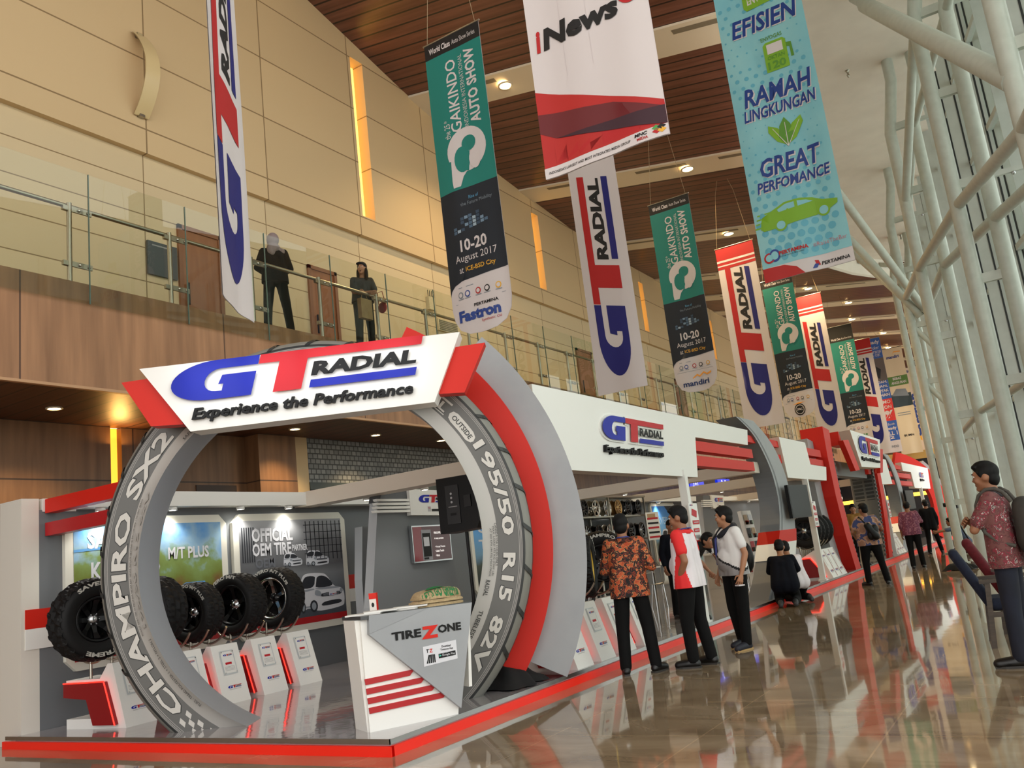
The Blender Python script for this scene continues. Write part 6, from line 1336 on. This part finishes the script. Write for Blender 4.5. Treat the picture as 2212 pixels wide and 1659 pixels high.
def pattern(name, stops, scale, kind='voronoi', seed=0, stretch=(1, 1, 1)):
    m = mat(name, stops[0][1], .75); L = m.node_tree.links.new
    v = N(m, 'ShaderNodeTexVoronoi'); v.inputs['Scale'].default_value = scale; n = N(m, 'ShaderNodeTexNoise'); n.inputs['Scale'].default_value = scale * 1.2; n.inputs['Detail'].default_value = 3
    co = coords(m, stretch, loc=(seed, 0, 0)); L(co, n.inputs['Vector'])
    mx = N(m, 'ShaderNodeVectorMath', operation='MULTIPLY_ADD'); mx.inputs[1].default_value = (.14,) * 3; L(n.outputs['Color'], mx.inputs[0]); L(co, mx.inputs[2]); L(mx.outputs[0], v.inputs['Vector'])
    r = ramp(m, stops, 'CONSTANT'); L(v.outputs['Distance'] if kind == 'voronoi' else n.outputs['Fac'], r.inputs[0]); L(r.outputs[0], bsdf(m).inputs['Base Color']); return m
BATIK = pattern('orange_batik', [(0, (172, 70, 36)), (.30, (188, 92, 48)), (.42, (200, 150, 100)), (.46, (22, 15, 14)), (.62, (130, 52, 30)), (.7, (20, 14, 13))], 15)
MAROON = pattern('maroon_floral', [(0, (206, 194, 188)), (.13, (70, 48, 50)), (.27, (200, 186, 180)), (.32, (128, 40, 54)), (.5, (92, 52, 52)), (.62, (112, 66, 64))], 17, seed=3)
BROWNB = pattern('tan_blue_batik', [(0, (48, 60, 110)), (.18, (150, 112, 92)), (.45, (176, 136, 112)), (.62, (60, 70, 116))], 7, seed=5)
PURP = pattern('plum_batik', [(0, (140, 84, 100)), (.3, (110, 52, 76)), (.55, (96, 42, 66)), (.66, (150, 96, 110))], 14, seed=8)
BLUEB = pattern('blue_floral', [(0, (200, 190, 210)), (.25, (70, 76, 140)), (.5, (120, 110, 160)), (.65, (60, 60, 120))], 14, seed=9)
GOLDS = noisy('mustard_shirt', (150, 108, 44), (132, 94, 36), 4, .8); TEEW = noisy('white_tee', (226, 224, 222), (216, 214, 214), 3, .8); TEEG = mat('grey_tee', (150, 148, 148), .8); TEEK = mat('black_tee', (22, 22, 24), .8); SHR = mat('red_shirt', (222, 40, 42), .75); SHW = noisy('white_shirt', (232, 226, 230), (222, 216, 222), 3, .75)
NAVYS = mat('navy_sweater', (11, 14, 24), .9, spec=.2); DKS = mat('dark_jacket', (12, 13, 16), .85, spec=.2); JEANS = noisy('dark_jeans', (14, 18, 32), (20, 25, 42), 8, .85); BLULAN = mat('blue_lanyard', (50, 60, 130), .6)

person('man in orange and black batik shirt seen from behind, at the platform edge', (-4.12, 8.84, 0), 113, 1.71, dict(elR=(.27, .0, 1.1), wrR=(.12, .22, 1.12), elL=(-.25, .03, 1.1), wrL=(-.08, .25, 1.1), anL=(-.15, -.03, .085), anR=(.17, 0, .085), knL=(-.13, .02, .49), knR=(.14, .03, .49), toL=(-.17, .14, .035), toR=(.26, .12, .035)), shirt=BATIK, sleeve=1.35, hem=.80, hy=-8, collar=BATIK, lanyard=BLULAN, vox=.012)
def p2(x, y, z):
    if z > 1.1 and abs(x) > .16 and z < 1.42 - .0 and (abs(x) > .2 or z > 1.3): return SHR
    if z < 1.1 - .0 and abs(y + .0) < .05 + (1.06 - z) * .22 and abs(x) > .1: return SHR
    if z > 1.39: return SHR
    return SHW
person('man in white and red polo shirt with a hand in his pocket', (-3.56, 9.2, 0), 178, 1.73, dict(elL=(-.255, -.09, 1.1), wrL=(-.17, .05, .9), elR=(.24, -.02, 1.1), wrR=(.2, .12, .9), anL=(-.11, .04, .085), toL=(-.13, .21, .035), anR=(.12, -.07, .085), toR=(.15, .1, .035), knL=(-.11, .05, .49), knR=(.12, 0, .49)), sleeve=.62, hem=.82, paint=p2, hy=10, hp=-8, collar=SHR, lanyard=BLULAN, vox=.012, skin=SKIN, fat=1.12)
def p3(x, y, z):
    q = z - (1.06 + x * .7)
    if y < -.09: return TEEW
    if q > .03: return TEEW
    return TEEK if q > 0 else TEEG
R3 = person('man in white and grey tee with dark hoodie round his neck, holding a phone', (-3.48, 10.5, 0), 232, 1.70, dict(elL=(-.25, -.03, 1.1), wrL=(-.25, .07, .87), elR=(.24, -.04, 1.1), wrR=(.25, .06, .87), anL=(-.15, .08, .085), toL=(-.2, .25, .035), anR=(.14, -.06, .085), toR=(.1, .1, .035)), sleeve=.6, hem=.86, paint=p3, hy=-42, skin=SKIN2, vox=.012, fat=1.08, shoes=mat('navy_trainers', (24, 26, 40), .6), sole=mat('tan_sole', (170, 140, 90), .6))
NV = mat('navy_hoodie', (20, 22, 32), .85)
b = MB(); b.path([(.12, .13, 1.12), (.125, .12, 1.3), (.1, .0, 1.42), (0, -.1, 1.43), (-.1, -.01, 1.42), (-.06, .1, 1.37), (.02, .13, 1.33)], [.025, .035, .045, .06, .045, .04, .025], NV, 10); o = b.build('hoodie'); o.parent = R3
b = MB(); b.path([(.1, .02, 1.42), (.09, .13, 1.3), (.08, .155, 1.15), (.09, .15, 1.0)], .014, BLULAN, 6); o = b.build('lanyard'); o.parent = R3
b = MB(); vs_ = [(-.08, -.2), (.2, -.2), (.22, -.1), (-.1, -.1)]; b.ball((.02, -.2, 1.05), (.16, .08, .2), BLACK, 14, 10); o = b.build('waist_bag'); o.parent = R3
b = MB(); b.box(-.3, .06, .74, -.215, .14, .755, mat('phone_white', (220, 216, 220), .3)); o = b.build('phone'); o.matrix_basis = R3.matrix_basis.copy() @ Matrix.Translation((-.0, .02, .0)); tag(o, 'pale phone in the hand of the man in white and grey tee', 'phone')
person('man in dark shirt facing out, mostly hidden behind the man in red and white', (-5.45, 13.6, Zp), -40, 1.6, None, shirt=NAVYS, sleeve=1.8, skin=SKIN, hair='crop', vox=.015, hp=-12)
person('stooping person in white sleeves behind the man in the white tee', (-5.0, 12.95, Zp), -20, 1.65, dict(chest=(0, .2, 1.12), neck=(0, .36, 1.22), head=(0, .48, 1.2), shL=(-.17, .3, 1.2), shR=(.17, .3, 1.2), elL=(-.22, .42, .95), elR=(.22, .42, .95), wrL=(-.16, .55, .75), wrR=(.16, .55, .75)), sleeve=.6, hem=None, paint=lambda x, y, z: TEEW if abs(x) > .15 else TEEK, vox=.015)
person('kneeling man in navy sweater with his back turned, at the red edge', (-4.36, 15.85, .0), 104, 1.78, None, KNEEL, shirt=NAVYS, sleeve=1.9, hem=None, skin=SKIN2, vox=.014, hp=-20, fat=1.15, shoes=mat('grey_trainers', (52, 52, 54), .6))
person('kneeling man in white shirt beside the one in navy', (-4.36, 16.52, .0), 125, 1.72, None, KNEEL, shirt=SHW, sleeve=1.9, hem=None, skin=SKIN2, vox=.014, hp=-20, shoes=mat('grey_trainers', (52, 52, 54), .6))
person('person in blue floral shirt half hidden behind the curved grey pillar', (-5.55, 20.5, Zp), 110, 1.66, None, shirt=BLUEB, sleeve=.6, vox=.017)
W9 = person('stout man in tan and blue batik with a black shoulder bag', (-3.42, 19.2, 0), 118, 1.68, dict(anL=(-.13, .1, .085), toL=(-.2, .26, .035), anR=(.2, -.05, .085), toR=(.28, .1, .035), knL=(-.13, .07, .49), knR=(.16, 0, .49), elL=(-.3, .02, 1.12), wrL=(-.2, .25, 1.02), elR=(.3, .0, 1.12), wrR=(.22, .22, 1.05)), shirt=BROWNB, sleeve=.7, hem=.82, fat=1.32, hy=25, vox=.015, hair='short')
b = MB(); b.cap((.06, -.25, 1.0), (-.06, -.24, 1.22), .09, .07, BLACK); b.ball((.03, -.24, 1.08), (.11, .07, .17), BLACK, 14, 10, Matrix.Rotation(.5, 3, 'Y')); b.path([(-.08, -.22, 1.26), (-.16, -.12, 1.42), (-.14, .08, 1.36), (.05, .2, 1.1), (.24, .1, .98), (.2, -.14, .95), (.1, -.22, .96)], .014, BLACK, 6)
o = b.build('shoulder_bag'); o.matrix_basis = W9.matrix_basis.copy(); tag(o, 'black bag slung across the back of the stout man in batik', 'bag')
person('man in mustard shirt facing the camera beside the middle arch', (-4.78, 25.3, Zp), -62, 1.68, dict(elR=(.24, .02, 1.1), wrR=(.12, .22, 1.0), elL=(-.24, .02, 1.1), wrL=(-.12, .22, 1.0)), shirt=GOLDS, sleeve=1.5, skin=SKIN2, vox=.016, hp=-6, hy=-15)
person('man in plum batik shirt walking away near the far post', (-3.22, 23.9, 0), 98, 1.68, dict(elR=(.26, .05, 1.15), wrR=(.18, .25, 1.18), anL=(-.12, -.08, .085), anR=(.12, .1, .085), toR=(.14, .26, .035), toL=(-.13, .08, .035)), shirt=PURP, sleeve=1.4, vox=.016, hair='crop', fat=1.1)
person('man in dark suit striding away right of the plum shirt', (-3.66, 31.4, 0), 104, 1.76, dict(anL=(-.16, -.12, .085), anR=(.22, .1, .085), toR=(.26, .24, .035), toL=(-.18, .04, .035), knR=(.16, .08, .49)), shirt=DKS, sleeve=1.9, hem=.78, vox=.018)
person('crouching photographer in blue denim behind the fourth column', (-2.62, 29.2, 0), 190, 1.7, dict(elL=(-.28, .35, .75), wrL=(-.2, .6, .72), elR=(.25, .35, .75), wrR=(.2, .6, .74)), KNEEL, shirt=mat('denim_shirt', (70, 84, 110), .8), sleeve=1.2, hem=None, vox=.018, trousers=JEANS)
t = thing('camera_tripod', 'black camera on a tripod beside the fourth column', 'tripod', (-2.45, 27.2, 0)); b = MB(); b.tube((-2.45, 27.2, .6), (-2.45, 27.2, 1.35), .03, BLACK); b.build('centre_column', t)
for k in range(3): a = k * 2.1; b = MB(); b.tube((-2.45, 27.2, 1.0), (-2.45 + .35 * math.cos(a), 27.2 + .35 * math.sin(a), 0), .02, BLACK); b.build('leg', t)
b = MB(); b.box(-2.58, 27.05, 1.35, -2.36, 27.35, 1.6, BLACK); b.tube((-2.58, 27.2, 1.48), (-2.72, 27.2, 1.48), .06, BLACK); b.box(-2.5, 27.15, 1.6, -2.42, 27.25, 1.78, BLACK); b.build('camera_body', t)
blob('floor_bag', 'slack black bag lying on the marble behind the blue armchair', 'bag', (-2.1, 21.9, 0), .32, .25, .16, CLOTH, 8)

R14 = person('young man in maroon floral shirt with arms crossed at the right edge', (-.46, 8.55, 0), 172, 1.71, dict(elL=(-.22, .15, 1.13), wrL=(.06, .2, 1.16), elR=(.22, .15, 1.14), wrR=(-.06, .21, 1.2), anL=(-.13, .03, .085), toL=(-.15, .2, .035), anR=(.13, -.1, .085), toR=(.15, .07, .035)), shirt=MAROON, sleeve=.75, hem=.8, trousers=JEANS, collar=mat('dark_collar', (56, 52, 56), .8), vox=.012, skin=SKIN, hy=4)
PK2 = noisy('olive_backpack', (58, 54, 50), (48, 46, 42), 10, .8)
t = thing('backpack', 'dark backpack worn by the young man at the right edge', 'backpack', (-.3, 8.5, 1.1)); t.matrix_basis = R14.matrix_basis.copy()
b = MB(); b.cap((-.08, -.24, 1.0), (-.06, -.22, 1.28), .12, .09, PK2); b.cap((.08, -.24, 1.0), (.06, -.22, 1.28), .12, .09, PK2); b.cap((-.07, -.26, .95), (.07, -.26, .95), .12, .12, PK2); vs_, fs_ = fuse(b, .016, 4); b = MB(); b.add(vs_, fs_, PK2, True); o = b.build('pack_body'); o.parent = t
for sx in (-1, 1):
    b = MB(); pts = [V((sx * .1, -.15, 1.33)), V((sx * .11, -.1, 1.42)), V((sx * .115, -.05, 1.455)), V((sx * .12, .02, 1.455)), V((sx * .125, .08, 1.41)), V((sx * .13, .115, 1.33)), V((sx * .15, .12, 1.22)), V((sx * .18, .08, 1.1)), V((sx * .19, .0, 1.02)), V((sx * .16, -.12, .97))]
    b.path(pts, .016, mat('strap_grey', (74, 70, 64), .8), 8); o = b.build('strap'); o.parent = t
# women on the gallery
person('woman in grey headscarf and black clothes with her back to the gallery rail', (-10.28, 9.85, 5.42), 150, 1.80, dict(elL=(-.26, .05, 1.12), wrL=(-.12, .22, 1.1), elR=(.26, .03, 1.12), wrR=(.16, .22, 1.08), anL=(-.16, 0, .085), anR=(.2, 0, .085), knL=(-.13, .02, .49), knR=(.16, .02, .49)), shirt=DKS, sleeve=1.9, hem=.86, hair='hijab', vox=.014)
R16 = person('woman with long dark hair leaning on the gallery rail', (-10.25, 12.0, 5.42), -35, 1.76, dict(elL=(-.2, .16, 1.1), wrL=(.02, .27, 1.06), elR=(.2, .16, 1.1), wrR=(-.02, .28, 1.05), chest=(0, .05, 1.23), neck=(0, .07, 1.41), head=(0, .12, 1.56), shL=(-.165, .05, 1.37), shR=(.165, .05, 1.37)), shirt=noisy('charcoal_tee', (52, 54, 54), (44, 46, 46), 4, .8), sleeve=.75, hem=.95, hair='long', skin=SKIN2, hy=-35, vox=.014)
b = MB(); b.ball((0, 0, 0), (.1, .05, .11), mat('red_leather', (176, 40, 48), .4), 16, 12); b.path([(-.08, 0, .06), (-.06, -.05, .3), (.06, -.05, .3), (.08, 0, .06)], .008, mat('red_leather', (176, 40, 48), .4), 6); o = b.build('red_handbag'); o.location = (-10.05, 12.32, 6.32); tag(o, 'small red bag at the hip of the woman leaning on the rail', 'bag')
t = thing('paper_bag', 'tan paper carrier bag hanging in front of the leaning woman', 'bag', (-10.0, 11.75, 6.0)); KP = noisy('kraft_paper', (176, 146, 100), (160, 130, 88), 6, .8)
b = MB(); b.box(-10.06, 11.62, 5.98, -9.97, 11.92, 6.36, KP); b.build('bag_body', t)
b = MB(); b.path([(-10.01, 11.68, 6.36), (-10.02, 11.72, 6.46), (-10.02, 11.82, 6.46), (-10.01, 11.86, 6.36)], .006, KP, 6); b.build('handle', t)

# armchairs by the glass
WOOD = noisy('grey_brown_wood', (86, 74, 64), (72, 62, 54), 8, .5, stretch=(1, 1, 6))
def armchair(lab, fab):
    t = thing('armchair', lab, 'chair', (0, 0, 0))
    for sx in (-1, 1):
        b = MB(); b.obox((sx * .29 - .022, .22, 0), (.044, 0, 0), (0, .044, 0), (0, .0, .66), WOOD); b.build('leg', t)
        b = MB(); b.obox((sx * .29 - .022, -.27, 0), (.044, 0, 0), (0, .05, 0), (0, .06, .66), WOOD); b.build('leg', t)
        b = MB(); b.obox((sx * .29 - .03, -.26, .64), (.06, 0, 0), (0, .56, 0), (0, 0, .035), WOOD); b.build('arm', t)
        b = MB(); b.obox((sx * .29 - .015, -.22, .3), (.03, 0, 0), (0, .46, 0), (0, 0, .05), WOOD); b.build('side_rail', t)
    b = MB(); b.obox((-.27, .2, .3), (.54, 0, 0), (0, .03, 0), (0, 0, .06), WOOD); b.build('front_rail', t)
    b = MB()
    for k in range(12): b.cap((-.22, -.16 + k * .034, .42), (.22, -.16 + k * .034, .42), .065, .065, fab)
    vs_, fs_ = fuse(b, .016, 4); b = MB(); b.add(vs_, fs_, fab, True); b.build('seat', t)
    b = MB()
    for k in range(18): z = .44 + k * .03; y = -.2 - k * .014; w = .22 - .0035 * k - (.03 if k > 15 else 0); b.cap((-w, y, z), (w, y, z), .052, .052, fab)
    vs_, fs_ = fuse(b, .016, 5); b = MB(); b.add(vs_, fs_, fab, True); b.build('backrest', t); return t
put(armchair('dark blue upholstered armchair with wooden arms by the young man', noisy('navy_fabric', (16, 22, 42), (22, 30, 52), 30, .9)), (-.58, 9.9, 0), D(-84)).matrix_basis @= Matrix.Scale(.94, 4)
put(armchair('dark red upholstered armchair behind the blue one', noisy('wine_fabric', (98, 14, 26), (84, 11, 22), 30, .9)), (-.5, 10.9, 0), D(-86))
bpy.data.scenes.remove(TS)
